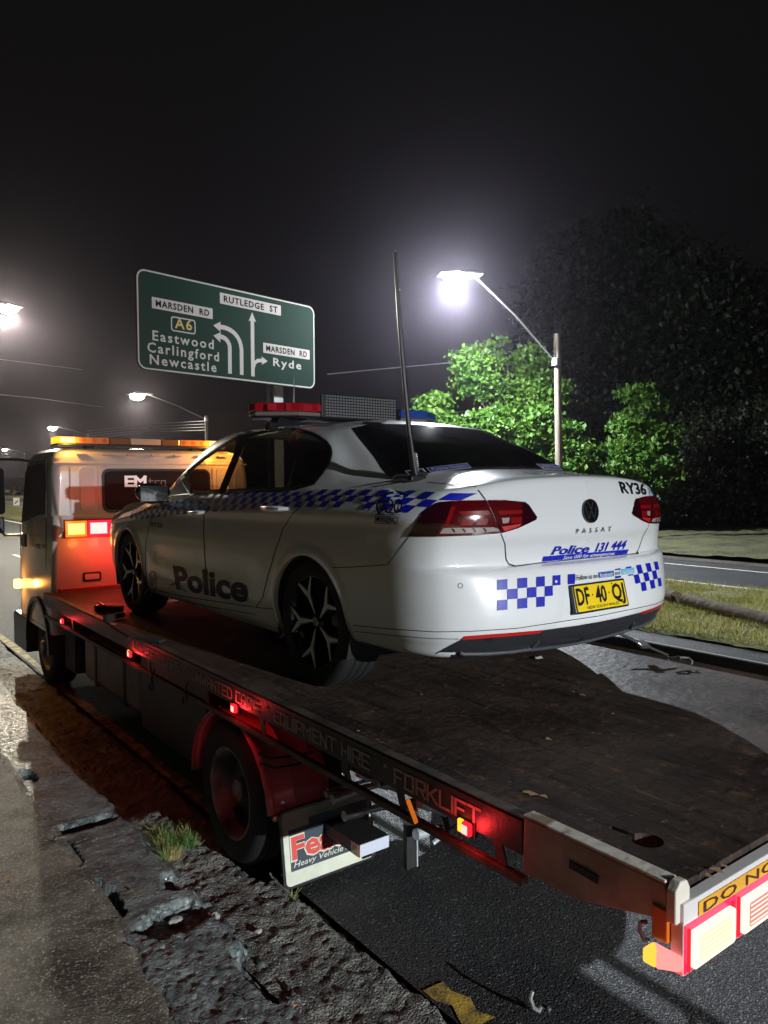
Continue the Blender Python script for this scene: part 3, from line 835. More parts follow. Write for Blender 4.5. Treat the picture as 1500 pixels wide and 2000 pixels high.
def deck_mat():
    m = pmat('worn_deck_steel', (.027, .018, .015), .58, 0, bump=.8, bscale=22, bdist=.008, col2=(.075, .05, .04), vscale=1.6, rvar=.15, cmin=.38, cmax=.66, spec=.26)
    t = m.node_tree; b = t.nodes['Principled BSDF']; src = b.inputs['Base Color'].links[0].from_socket
    tc = [n for n in t.nodes if n.type == 'TEX_COORD'][0]
    def layer(src, scale, st, lo, hi, col, k=1.):
        mp = t.nodes.new('ShaderNodeMapping'); mp.inputs['Scale'].default_value = st; t.links.new(tc.outputs['Object'], mp.inputs[0])
        n = t.nodes.new('ShaderNodeTexNoise'); n.inputs['Scale'].default_value = scale; n.inputs['Detail'].default_value = 9; n.inputs['Roughness'].default_value = .7
        t.links.new(mp.outputs[0], n.inputs['Vector'])
        r = t.nodes.new('ShaderNodeMapRange'); r.inputs[1].default_value = lo; r.inputs[2].default_value = hi; r.inputs[4].default_value = k; t.links.new(n.outputs[0], r.inputs[0])
        mx = t.nodes.new('ShaderNodeMixRGB'); mx.inputs[2].default_value = (*col, 1); t.links.new(r.outputs[0], mx.inputs[0]); t.links.new(src, mx.inputs[1]); return mx.outputs[0]
    s_ = layer(src, 3, (5, .5, 1), .50, .64, (.010, .008, .008), .85)       # long dark drag marks
    s_ = layer(s_, 9, (9, .35, 1), .56, .66, (.15, .11, .09), .6)         # scratches
    s_ = layer(s_, 11, (1, .8, 1), .585, .65, (.16, .085, .04), .75)          # rust bloom
    s_ = layer(s_, 38, (1, 1.4, 1), .625, .66, (.28, .22, .16), .8)         # chips
    t.links.new(s_, b.inputs['Base Color'])
    return m


M['deck'] = deck_mat()
M['deckedge'] = pmat('deck_edge_steel', (.05, .045, .04), .5, .3, bump=.4, bscale=30, col2=(.12, .10, .08), vscale=6)
M['railblack'] = pmat('black_paint', (.025, .024, .024), .42, bump=.15, bscale=40, col2=(.05, .046, .042), vscale=4)
M['raillet'] = pmat('faded_grey_lettering', (.42, .38, .36), .6, spec=.1)
M['cream'] = pmat('scuffed_cream_paint', (.30, .27, .22), .5, bump=.3, bscale=25, col2=(.5, .46, .4), vscale=5, cmin=.45, cmax=.7)
M['creamtop'] = pmat('chipped_white_paint', (.62, .58, .5), .5, bump=.4, bscale=30, col2=(.25, .17, .1), vscale=8, cmin=.54, cmax=.62)
M['cab'] = pmat('cab_white_paint', (.66, .63, .62), .25, coat=.6, rvar=.05, vscale=3)
M['cabside'] = M['cab']
M['cabrubber'] = M['black']
M['truckglass'] = pmat('dark_truck_glass', (.022, .014, .015), .35, spec=.06)
M['tyre'] = pmat('tyre_rubber', (.012, .012, .012), .7, bump=.3, bscale=60)
M['truckrim'] = pmat('dull_steel_rim', (.4, .39, .38), .5, .2, bump=.2, bscale=20, col2=(.09, .085, .08), vscale=4)
M['redguard'] = pmat('red_mudguard', (.85, .16, .2), .4, col2=(.7, .12, .15), vscale=6)
M['chassis'] = pmat('black_chassis', (.012, .012, .012), .6, bump=.4, bscale=20)
M['hookdark'] = pmat('dark_steel', (.07, .07, .075), .5, .4)
M['rod'] = pmat('steel_rod', (.55, .6, .62), .4, .5)
M['flap'] = pmat('mudflap_white', (.62, .64, .5), .6, col2=(.5, .52, .42), vscale=5, bump=.1)
M['flapnavy'] = pmat('mudflap_navy', (.03, .04, .06), .6)
M['flapred'] = pmat('mudflap_red', (.6, .06, .05), .5)
M['amberlens'] = pmat('amber_lens', (.55, .14, .01), .2, coat=.5)
M['amberdim'] = pmat('amber_lens_dim', (.45, .2, .05), .2, coat=.5, emit=(1, .35, .08), estr=.12)
M['redlens'] = pmat('red_lens', (.5, .01, .02), .2, coat=.5)
M['em_amber'] = emat('lit_amber', (1, .36, .02), 2.4)
M['em_amber_core'] = emat('lit_amber_core', (1, .66, .22), 3.)
M['em_red'] = emat('lit_red', (1, .012, .02), 2.2)
M['em_red_hot'] = emat('lit_red_core', (1, .33, .29), 2.4)
M['em_white'] = emat('lit_white', (1, .80, .68), 1.35)
M['sticker'] = pmat('yellow_sticker', (.7, .36, .02), .5, col2=(.6, .3, .03), vscale=20)
M['stickertxt'] = pmat('sticker_lettering', (.06, .012, .01), .5)

T = empty('tow_truck', (0, 1.2, GZ)); tag(T, 'tilt tray tow truck with white cab, amber roof light bar and lit red side lamps', 'tow truck')
DX = 1.18
dk = MB().box(-DX + .02, DX - .02, -2.24, 4.36, -.035, 0).build('deck', M['deck'], T)
boolcut(dk, MB().tube([(-.985, -2.045, -.1), (-.985, -2.045, .1)], .047, 28))
boolcut(dk, MB().bar((-.985, -2.03, 0), (-1.0, -1.925, 0), .022, .2))
mb = MB()
for y in (3.6, 2.7, 1.8, .9, 0, -.9, -1.8): mb.box(-1.12, 1.12, y - .03, y + .03, -.13, -.036)
tag(mb.build('cross_member', M['chassis'], T), kind='stuff')
# raised weld plates and worn patches on the deck
pm = pmat('bare_wood_fleck', (.45, .3, .16), .8)
mb = MB()
for (px, py, s) in ((1040, 1551, .014), (1062, 1556, .010), (1028, 1548, .01), (1072, 1444, .01), (1137, 1358, .012), (1120, 1352, .006), (823, 1357, .005), (1130, 1335, .006), (905, 1390, .004), (1197, 1395, .005), (700, 1428, .006), (1400, 1700, .012), (1385, 1712, .009), (1415, 1692, .008)):
    q = H(px, py, 2, .002); a = random.uniform(0, 3)
    mb.add([(q.x + s * k * math.cos(t + a), q.y + s * k * 1.6 * math.sin(t + a), .0035 + .002 * random.random()) for t, k in ((0, 1.5), (1, .8), (2.2, 1.2), (3.3, .7), (4.2, 1.3), (5.3, .8))], [(0, 1, 2, 3, 4, 5)])
tag(mb.build('paint_fleck', pm, T, fixn=False), kind='stuff')
for sx, name in ((-1, 'side_rail'), (1, 'side_rail')):
    zt = .008 if sx < 0 else .06
    mb = MB(); X0, X1 = sorted((sx * (DX - .019), sx * (DX + .012)))
    mb.box(X0, X1, -1.745, 4.36, -.105, zt)
    sr = mb.build(name, M['railblack'], T, bevel=.005)
    if sx < 0:
        mb = MB(); mb.box(X0 + .003, X0 + .05, -1.745, 4.36, zt + .001, zt + .006); mb.build('rail_lip', M['deckedge'], sr, bevel=.002)
        def RF(y0, z0): return lambda u, v, d: (X0 - .002 - .0004 * d, y0 - u, z0 + v)
        for txt, pa, pb in (('LOWERED CARS', (260, 1268), (352, 1311)), ('.', (362, 1310), (368, 1320)), ('UNWANTED CARS', (376, 1322), (506, 1388)), ('.', (520, 1386), (528, 1394)),
                            ('EQUIPMENT HIRE', (535, 1396), (724, 1486)), ('.', (750, 1494), (757, 1506)), ('FORKLIFT', (770, 1515), (940, 1602))):
            a = H(*pa, 0, X0).y; c = H(*pb, 0, X0).y
            vf = square_text(txt, .062, abs(a - c) if txt != '.' else .02, th=1.05 if txt != '.' else 1.5)
            mb = put2d(MB(), vf, RF(max(a, c), -.083 if txt != '.' else -.06), lift=1.0)
            mb.build('lettering', M['raillet'], sr, fixn=False)
    # lower rail and its struts
    xl = sx * (DX + .004)
    mb = MB(); mb.bar((xl, 4.3, -.205), (xl, -1.75, -.185), .028, .028); mb.build('guard_rail', M['deckedge'], T, bevel=.004)
    for y in (3.35, 1.52, .62, -.05, -.78, -1.15, -1.66):
        mb = MB(); mb.hexa([(xl - .004, y - .02, -.19), (xl + .004, y - .02, -.19), (xl + .004, y + .02, -.19), (xl - .004, y + .02, -.19),
                            (xl - .004, y + .01, -.1), (xl + .004, y + .01, -.1), (xl + .004, y + .05, -.1), (xl - .004, y + .05, -.1)]); mb.build('strut', M['deckedge'], T)
    # cream plate at the rear
    mb = MB(); a = sx * (DX + .013)
    X0, X1 = sorted((sx * (DX - .03), a))
    P = [(-1.75, .02), (-2.235, .016), (-2.245, -.075), (-1.95, -.15), (-1.745, -.155)]
    mb.prism(P, lambda u, v, d: (d, u, v), X0 + .001, X1 + (.001 if sx > 0 else 0))
    sp = mb.build('rear_side_plate', M['cream'], T, bevel=.004)
    MB().box(X0 - .004, X1 + .004, -2.24, -1.748, .021, .03).build('top_flange', M['creamtop'], sp, bevel=.004)
    mb = MB(); xo = X0 - .003 if sx < 0 else X1 + .003
    mb.bar((xo, -1.93, -.052), (xo, -2.03, -.058), .004, .022); mb.build('stake_slot', M['black'], sp)
    mb = MB(); mb.prism([(-.03, -.07), (.035, -.07), (.035, .012), (.022, .034), (-.008, .038), (-.03, .015)], lambda u, v, d: (X0 - .002 + u + .02 if sx < 0 else X1 - .05 + u, d, v), -2.275, -2.247)
    mb.build('end_cap', M['creamtop'], sp, bevel=.004)

# side marker lamps on the lower rail
xl = -DX - .012
mk = []
for i, (px, py) in enumerate(((122, 1213), (254, 1277), (458, 1383), (911, 1617))):
    q = H(px, py, 0, xl - .01)
    lm = empty('marker_lamp', (0, q.y, q.z - T.location.z), T); lm.location = Vector((q.x, q.y, q.z)) - T.location
    MB().box(xl - .004, xl + .01, q.y - .035, q.y + .05, q.z - .024, q.z + .024).build('housing', M['blackmatt'], lm)
    mb = MB(); mb.hexa([(xl - .006, q.y - .02, q.z - .016), (xl - .004, q.y - .02, q.z - .016), (xl - .004, q.y + .018, q.z - .016), (xl - .026, q.y - .004, q.z - .014),
                        (xl - .006, q.y - .02, q.z + .016), (xl - .004, q.y - .02, q.z + .016), (xl - .004, q.y + .018, q.z + .016), (xl - .026, q.y - .004, q.z + .014)])
    mb = MB().box(xl - .024, xl - .0045, q.y - .026, q.y + .014, q.z - .022, q.z + .022)
    mb.build('red_lens', M['em_red'], lm, bevel=.007)
    MB().box(xl - .028, xl - .0242, q.y - .019, q.y + .008, q.z - .015, q.z + .015).build('lit_core', M['em_red_hot'], lm, bevel=.002)
    MB().box(xl - .018, xl - .0045, q.y + .016, q.y + .038, q.z - .022, q.z + .022).build('amber_lens', M['em_amber'] if i in (1, 3) else M['amberlens'], lm, bevel=.004)
    lamp_point('marker_light', (xl - .05, q.y - .02, q.z), (1, .03, .035), .9, .02, lm)
for y in (-.70,):
    q = H(1226 * 0 + 800, 1580, 0, xl)
MB().bar((xl - .006, -1.185, -.115), (xl - .006, -1.235, -.185), .004, .022).build('amber_reflector', pmat('amber_reflector', (.9, .22, .01), .3, emit=(1, .25, .02), estr=.5), T)  # passive strip; its amber brightness is emission put into the material

# ---- tail board with lamps and sticker
yb = -2.285
tb = MB().box(-1.185, 1.185, yb, -2.248, -.205, -.018).build('tail_board', M['cab'], T, bevel=.003)
MB().box(-1.183, 1.183, yb - .0015, yb - .0005, -.2, -.072).build('red_panel', pmat('red_panel_glow', (.62, .015, .05), .35, emit=(1, .012, .09), estr=1.0), tb)  # no lamp: the red glow round the tail lamps is emission on this panel
mb = MB().box(-1.12, 1.12, yb - .0035, yb - .0015, -.069, -.031); mb.build('warning_sticker', M['sticker'], tb)
vf = text2d('DO NOT OVERTAKE TURNING VEHICLE', 2.1, .03, bold=.004, spacing=1.05)
put2d(MB(), vf, lambda x, y, l: (-1.10 + x, yb - .0055, -.0645 + y)).build('lettering', M['stickertxt'], tb)
for k in range(4):
    x0 = (-1.17, -.925, .675, .92)[k]; x1 = x0 + .205
    lf = MB().prism(rrect(x0, x1, -.184, -.088, .012, 4), lambda u, v, d: (u, d, v), yb - .022, yb - .004).build('tail_lamp', M['em_white'], tb, bevel=.004)
    MB().prism(rrect(x0 + .028, x1 - .028, -.168, -.102, .006, 3), lambda u, v, d: (u, d, v), yb - .0245, yb - .0225).build('led_cluster', emat('led_cluster_%d' % k, (1, .82, .46) if k in (0, 3) else (1, .40, .34), 1.3 if k in (0, 3) else .85), lf)
    for j in range(5):
        zz_ = -.162 + j * .013
        MB().box(x0 + .03, x1 - .03, yb - .0262, yb - .0247, zz_, zz_ + .0035).build('lens_rib', M['em_white'], lf)
    for sx_ in (x0 - .006, x1 + .001):
        MB().box(sx_, sx_ + .005, yb - .012, yb - .004, -.19, -.08).build('red_glow_bezel', M['em_red'], lf)  # frame strips made emissive to add to the red surround glow
lamp_area('tail_light', (-.95, yb - .05, -.13), (0, -1, -.15), .5, .09, (1, .12, .1), 8, T, 150)
lamp_point('tail_glow', (-1.28, -2.26, -.23), (1, .05, .03), .5, .03, T)
mb = MB().box(-1.198, -1.15, -2.247, -2.2, -.135, -.045); mb.build('amber_side_reflector', M['amberlens'], T, bevel=.004)
pr = rrect(-1.245, -1.188, -.185, -.14, .015, 4)
mb = MB(); mb.hexa([(-1.235, -2.24, -.188), (-1.2, -2.288, -.188), (-1.188, -2.288, -.188), (-1.188, -2.2, -.188), (-1.235, -2.24, -.148), (-1.2, -2.288, -.148), (-1.188, -2.288, -.148), (-1.188, -2.2, -.148)])
mb.build('corner_lamp', emat('corner_red', (1, .22, .2), 1.9), T, bevel=.006)
MB().box(-1.237, -1.19, -2.238, -2.2, -.187, -.149)  .build('corner_lamp_amber', emat('corner_amber', (1, .5, .06), 1.5), T, bevel=.006)

# ---- cab
def ringpts(w, y0, y1, r0, r1, n=7):
    P = []
    for cx, cyy, a0, r in ((w - r0, y0 + r0, 270, r0), (w - r1, y1 - r1, 0, r1), (-w + r1, y1 - r1, 90, r1), (-w + r0, y0 + r0, 180, r0)):
        for i in range(n + 1):
            a = math.radians(a0 + 90 * i / n); P.append((cx + r * math.cos(a), cyy + r * math.sin(a)))
    return P
cab = empty('cab', (0, 4.2, .8), T)
mb = MB(); L = [(-.42, 1.105, 4.40, 6.02, .05, .3), (-.05, 1.105, 4.40, 6.05, .05, .3), (.30, 1.09, 4.395, 6.05, .05, .3), (.70, 1.075, 4.395, 6.02, .05, .3), (.735, 1.07, 4.41, 6.01, .05, .3), (.74, 1.062, 4.485, 6.0, .07, .3),
                (1.15, 1.05, 4.5, 5.88, .08, .3), (1.30, 1.03, 4.515, 5.82, .09, .3), (1.365, 1.0, 4.55, 5.75, .12, .3), (1.40, .94, 4.62, 5.68, .15, .28), (1.415, .8, 4.75, 5.55, .2, .25)]
for z, w, y0, y1, r0, r1 in L: mb.v += [(x, y, z) for x, y in ringpts(w, y0, y1, r0, r1)]
n = 32
for k in range(len(L) - 1):
    for i in range(n): mb.f.append((k * n + i, k * n + (i + 1) % n, (k + 1) * n + (i + 1) % n, (k + 1) * n + i)); mb.m.append(0)
mb.f += [tuple(range(n))[::-1], tuple(range((len(L) - 1) * n, len(L) * n))]; mb.m += [0, 0]
mb.build('cab_shell', M['cab'], cab, smooth=True, auto=28)
yr = 4.490
def BW(d0): return lambda u, v, d: (u, d0 + (v - .95) * .0366 - d, v)
win = MB().prism(rrect(-.56, .56, .775, 1.175, .06, 6), BW(yr), -.01, .004).build('rear_window', M['truckglass'], cab)
ro, ri = rrect(-.585, .585, .75, 1.20, .08, 6), rrect(-.562, .562, .773, 1.177, .06, 6); n = len(ro)
mb = MB(); mb.add([BW(yr)(u, v, .008) for u, v in ro] + [BW(yr)(u, v, .008) for u, v in ri] + [BW(yr)(u, v, -.005) for u, v in ro] + [BW(yr)(u, v, .0) for u, v in ri],
                  [(i, (i + 1) % n, n + (i + 1) % n, n + i) for i in range(n)] + [(i, (i + 1) % n, 2 * n + (i + 1) % n, 2 * n + i) for i in range(n)] + [(n + i, n + (i + 1) % n, 3 * n + (i + 1) % n, 3 * n + i) for i in range(n)])
mb.build('window_seal', pmat('window_seal', (.03, .02, .022), .4), win)
wl = pmat('glowing_white_vinyl', (.8, .78, .78), .5, emit=(1, .97, .97), estr=.25); wo_ = pmat('outline_vinyl', (.22, .19, .19), .5)  # plain vinyl print, with emission put in so the letters read bright
q0 = H(243, 950, 1, yr); q1 = H(287, 950, 1, yr)
lt = put2d(MB(), square_text('EM', .105, q1.x - q0.x, th=1.6, gap=.9), lambda u, v, d: (q0.x + u, yr - .008 - d * .0006, q0.z + v), lift=1.)
lt.build('lettering', wl, win, fixn=False)
put2d(MB(), square_text('tro', .085, .19, th=.8), lambda u, v, d: (q1.x + .012 + u, yr - .008 - d * .0006, q0.z + v), lift=1.).build('outlined_lettering', wo_, win, fixn=False)
# pressed panels and lines on the back wall
for (x0, x1, z0, z1, d) in ((-.80, -.66, .77, 1.22, .008), (.66, .80, .77, 1.22, .008)):
    MB().prism(rrect(x0, x1, z0, z1, .04, 5), BW(yr), -.02, d).build('pressed_panel', M['cab'], cab, bevel=.007)
for x in (-.89, -.615, .615, .89):
    MB().box(x - .008, x + .008, 4.484, 4.496, .745, 1.22).build('pressed_rib', M['cab'], cab, bevel=.003)
for k in range(7):
    x = -.75 + k * .25; MB().box(x - .07, x + .03, 4.49, 4.53, 1.335, 1.352).build('roof_rib', M['cab'], cab, bevel=.006)
MB().box(-1.04, 1.04, 4.502, 4.52, 1.245, 1.262).build('roof_gutter', M['cab'], cab, bevel=.004)
# lamp strip under the rear window
ls = MB().box(-.985, .985, 4.372, 4.40, .515, .70).build('lamp_strip', pmat('lamp_strip_amber', (.35, .05, .03), .3), cab, bevel=.006)
def panel_lamp(x0, x1, m, name, core, lc, w):
    l = MB().box(x0, x1, 4.36, 4.3715, .53, .685).build(name, m, ls, bevel=.004)
    MB().box(x0 + .022, x1 - .022, 4.3565, 4.3595, .553, .662).build('lit_core', core, l)
    lamp_point('panel_wash_light', ((x0 + x1) / 2, 4.22, .48), lc, w, .05, cab)  # added point, held off the wall to wash it with the lens colour
core_a = emat('amber_core', (1, .66, .16), 1.9); core_r = emat('red_core', (1, .5, .45), 1.9)
ga = pmat('amber_glow_lens', (.6, .2, .02), .3, emit=(1, .3, .02), estr=.9); gr_ = pmat('red_glow_lens', (.6, .02, .05), .3, emit=(1, .02, .1), estr=.8)
panel_lamp(-.975, -.775, ga, 'indicator_lamp', core_a, (1, .32, .05), .8)
panel_lamp(-.765, -.560, gr_, 'stop_lamp', core_r, (1, .03, .02), 4.5)
panel_lamp(-.555, -.350, gr_, 'stop_lamp', core_r, (1, .03, .02), 4.5)
panel_lamp(.775, .975, ga, 'indicator_lamp', core_a, (1, .32, .05), .8)
panel_lamp(.560, .765, gr_, 'stop_lamp', core_r, (1, .03, .02), 4.5)
# small round-cornered vent on the lower back panel, ledge at deck level
q = H(180, 1126, 1, 4.39)
v1 = MB().prism(rrect(q.x - .09, q.x + .09, q.z - .045, q.z + .045, .02, 4), lambda u, v, d: (u, 4.396 - d, v), -.01, .006).build('vent', M['black'], cab, bevel=.003)
MB().prism(rrect(q.x - .07, q.x + .07, q.z - .028, q.z + .028, .01, 4), lambda u, v, d: (u, 4.396 - d, v), .0065, .012).build('vent_grille', M['cab'], v1, bevel=.003)
MB().box(-1.05, 1.05, 4.33, 4.385, -.02, .035).build('deck_ledge', pmat('ledge_paint', (.35, .1, .08), .4), cab, bevel=.006)
# side windows, pillars, door line, handle, mirror on each side
for sx in (-1, 1):
    s = (lambda x: x) if sx < 0 else (lambda x: -x)
    sw = MB().prism([(4.72, .76), (5.72, .62), (5.58, 1.17), (5.45, 1.24), (4.80, 1.26), (4.72, 1.2)], lambda u, v, d: (s(-1.078 + (v - .7) * .045 - d), u, v), -.02, .012)
    sw.build('side_window', M['truckglass'], cab)
    mb = MB()
    for a, b_ in (((4.66, 1.28), (4.66, -.38)), ((4.66, 1.28), (5.48, 1.26)), ((5.78, .6), (5.74, -.38)), ((4.66, -.38), (5.74, -.38)), ((4.9, .42), (5.05, .42))):
        mb.bar((s(-1.098 + (max(0, a[1] - .3)) * .04 - .008), a[0], a[1]), (s(-1.098 + max(0, b_[1] - .3) * .04 - .008), b_[0], b_[1]), .01, .006, up=(1, 0, 0))
    mb.build('door_seam', M['black'], cab)
    MB().box(*sorted((s(-1.13), s(-1.105))), 4.74, 4.90, .40, .44).build('door_handle', M['black'], cab, bevel=.006)
    # mirrors on a long arm
    mr = empty('mirror', (0, 0, 0), cab); mr.location = Vector((s(-1.2), 5.4, .9)) - wloc(cab)
    mb = MB(); mb.tube([(s(-1.02), 5.55, 1.29), (s(-1.12), 5.62, 1.31), (s(-1.3), 5.66, 1.31), (s(-1.36), 5.66, 1.25), (s(-1.36), 5.6, .62), (s(-1.3), 5.5, .50), (s(-1.1), 5.45, .50)], .014, 8)
    mb.build('arm', M['black'], mr, smooth=True)
    MB().prism(rrect(s(-1.36) - .1, s(-1.36) + .1, .72, 1.22, .04, 4), lambda u, v, d: (u, 5.62 + d + (u - s(-1.36)) * .3 * sx * -1, v), 0, .09).build('mirror_head', M['black'], mr, bevel=.015)
    MB().prism(rrect(s(-1.37) - .09, s(-1.37) + .09, .52, .70, .03, 4), lambda u, v, d: (u, 5.6 + d, v), 0, .08).build('wide_mirror_head', M['black'], mr, bevel=.015)
    MB().box(*sorted((s(-1.115), s(-1.14))), 5.36, 5.56, .38, .52).build('arm_bracket', M['black'], mr)
    # lower cab: wheel arch, step, indicator
    mb = MB()
    P = []
    for i in range(13):
        a = math.radians(180 * i / 12); P.append((4.98 + .47 * math.cos(a), -.62 + .47 * math.sin(a)))
    for i in range(12):
        (y0, z0), (y1, z1) = P[i], P[i + 1]
        mb.hexa([(s(-1.13), y0, z0), (s(-.75), y0, z0), (s(-.75), y1, z1), (s(-1.13), y1, z1),
                 (s(-1.13), 4.98 + (y0 - 4.98) * 1.1, -.62 + (z0 + .62) * 1.1), (s(-.75), 4.98 + (y0 - 4.98) * 1.1, -.62 + (z0 + .62) * 1.1), (s(-.75), 4.98 + (y1 - 4.98) * 1.1, -.62 + (z1 + .62) * 1.1), (s(-1.13), 4.98 + (y1 - 4.98) * 1.1, -.62 + (z1 + .62) * 1.1)])
    mb.build('wheel_arch', M['black'], cab)
    MB().box(*sorted((s(-1.12), s(-.6))), 5.48, 6.12, -.78, -.40).build('front_step', M['black'], cab, bevel=.02)
    il = MB().prism(rrect(5.66, 5.78, -.10, -.0, .03, 4), lambda u, v, d: (s(-1.108 - d), u, v), 0, .07).build('side_indicator', M['em_amber_core'], cab, bevel=.01)
    lamp_point('indicator_light', (s(-1.25), 5.68, -.05), (1, .38, .06), 7 if sx < 0 else 3, .04, cab)
MB().box(-1.0, 1.0, 5.98, 6.14, -.78, -.35).build('front_bumper', M['cab'], cab, bevel=.02)

# ---- amber light bar on the cab roof
lb = empty('light_bar', (0, 4.62, 1.44), T); lb.location = Vector((0, 4.62, 1.44)) - T.location
MB().box(-1.0, .78, 4.52, 4.78, 1.425, 1.447).build('bar_base', M['black'], lb, bevel=.005)
xs = [H(p / 3, 740 + 365 / 3, 1, 4.5).x for p in (337, 455, 645, 766, 948, 1057, 1215, 1300)]
mats = [M['em_amber'], M['amberdim'], pmat('amber_dark', (.2, .1, .03), .25, coat=.5), pmat('cream_panel', (.55, .47, .36), .5), M['amberdim'], M['amberdim'], M['em_amber']]
for k in range(7):
    l = MB().box(xs[k] + .004, xs[k + 1] - .004, 4.515, 4.775, 1.449, 1.513).build('light_module', mats[k] if k != 4 else mats[2], lb, bevel=.008)
    if k in (1, 5):
        for j in range(3):
            xx = xs[k] + (xs[k + 1] - xs[k]) * (j + .5) / 3
            MB().lathe([(.0, -.004), (.022, -.003), (.024, 0)], (xx, 4.514, 1.481), 'y', 14).build('reflector_bowl', M['amberlens'], l)
    if k in (0, 6):
        MB().box(xs[k] + .03, xs[k + 1] - .03, 4.51, 4.5145, 1.458, 1.505).build('hot_core', M['em_amber_core'], l)
MB().box(-.7, -.62, 4.6, 4.7, 1.40, 1.426).build('bar_foot', M['black'], lb); MB().box(.42, .5, 4.6, 4.7, 1.40, 1.426).build('bar_foot', M['black'], lb)
lamp_point('beacon_light', (-.9, 4.46, 1.47), (1, .42, .06), 6, .04, lb)
lamp_point('beacon_light', (.72, 4.30, 1.49), (1, .40, .08), 26, .04, lb)
lamp_point('beacon_light', (.95, 4.65, 1.49), (1, .38, .05), 8, .04, lb)

# ---- running gear
for sx in (-1, 1):
    MB().box(*sorted((sx * .36, sx * .43)), -2.0, 6.0, -.40, -.18).build('chassis_rail', M['chassis'], T, bevel=.006)
def truck_wheel(x, y, side, R=.385, rear=True):
    w = empty('wheel', Vector((x, y, GZ + R)) - T.location, T); c = (x, y, GZ + R)
    s = side
    prof = [(.235, .02), (.25, .035), (.33, .04), (R - .03, .03), (R - .008, .015)]
    for k in range(5): prof += [(R, .005 - k * .04), (R, -.025 - k * .04), (R - .012, -.027 - k * .04), (R - .012, -.033 - k * .04)]
    prof += [(R - .02, -.2), (.26, -.22), (.23, -.2)]
    MB().lathe([(r, h * s) for r, h in prof], c, 'x', 56).build('tyre', M['tyre'], w, smooth=True)
    if rear: rp = [(.0, -.045), (.055, -.045), (.06, -.035), (.075, -.10), (.115, -.12), (.14, -.125), (.215, -.13), (.222, -.06), (.226, -.0), (.238, .012), (.249, .012), (.249, .0), (.24, -.01), (.235, -.06)]
    else: rp = [(.0, .06), (.06, .06), (.08, .03), (.12, .02), (.19, -.02), (.225, -.05), (.228, 0), (.238, .012), (.249, .012), (.249, .0), (.24, -.01), (.235, -.06)]
    MB().lathe([(r, (h + .02) * s) for r, h in rp], c, 'x', 48).build('rim', M['truckrim'], w, smooth=True)
    for k in range(6):
        a = k * math.pi / 3; hx = -.118 if rear else .03
        MB().lathe([(0.0, .022 * s), (.011, .022 * s), (.013, 0)], (c[0] + (hx + .02) * s, c[1] + .13 * math.cos(a) * (1 if rear else .75), c[2] + .13 * math.sin(a) * (1 if rear else .75)), 'x', 6).build('wheel_nut', M['truckrim'], w)
    return w
truck_wheel(-1.12, .425, -1); truck_wheel(1.12, .425, 1); truck_wheel(-.85, .425, -1); truck_wheel(.85, .425, 1)
truck_wheel(-1.0, 4.98, -1, rear=False); truck_wheel(1.0, 4.98, 1, rear=False)
MB().tube([(-.8, .425, GZ + .385), (-.15, .425, GZ + .385), (-.12, .425, GZ + .385), (.12, .425, GZ + .385), (.15, .425, GZ + .385), (.8, .425, GZ + .385)], [.06, .06, .17, .17, .06, .06], 16).build('rear_axle', M['chassis'], T, smooth=True)
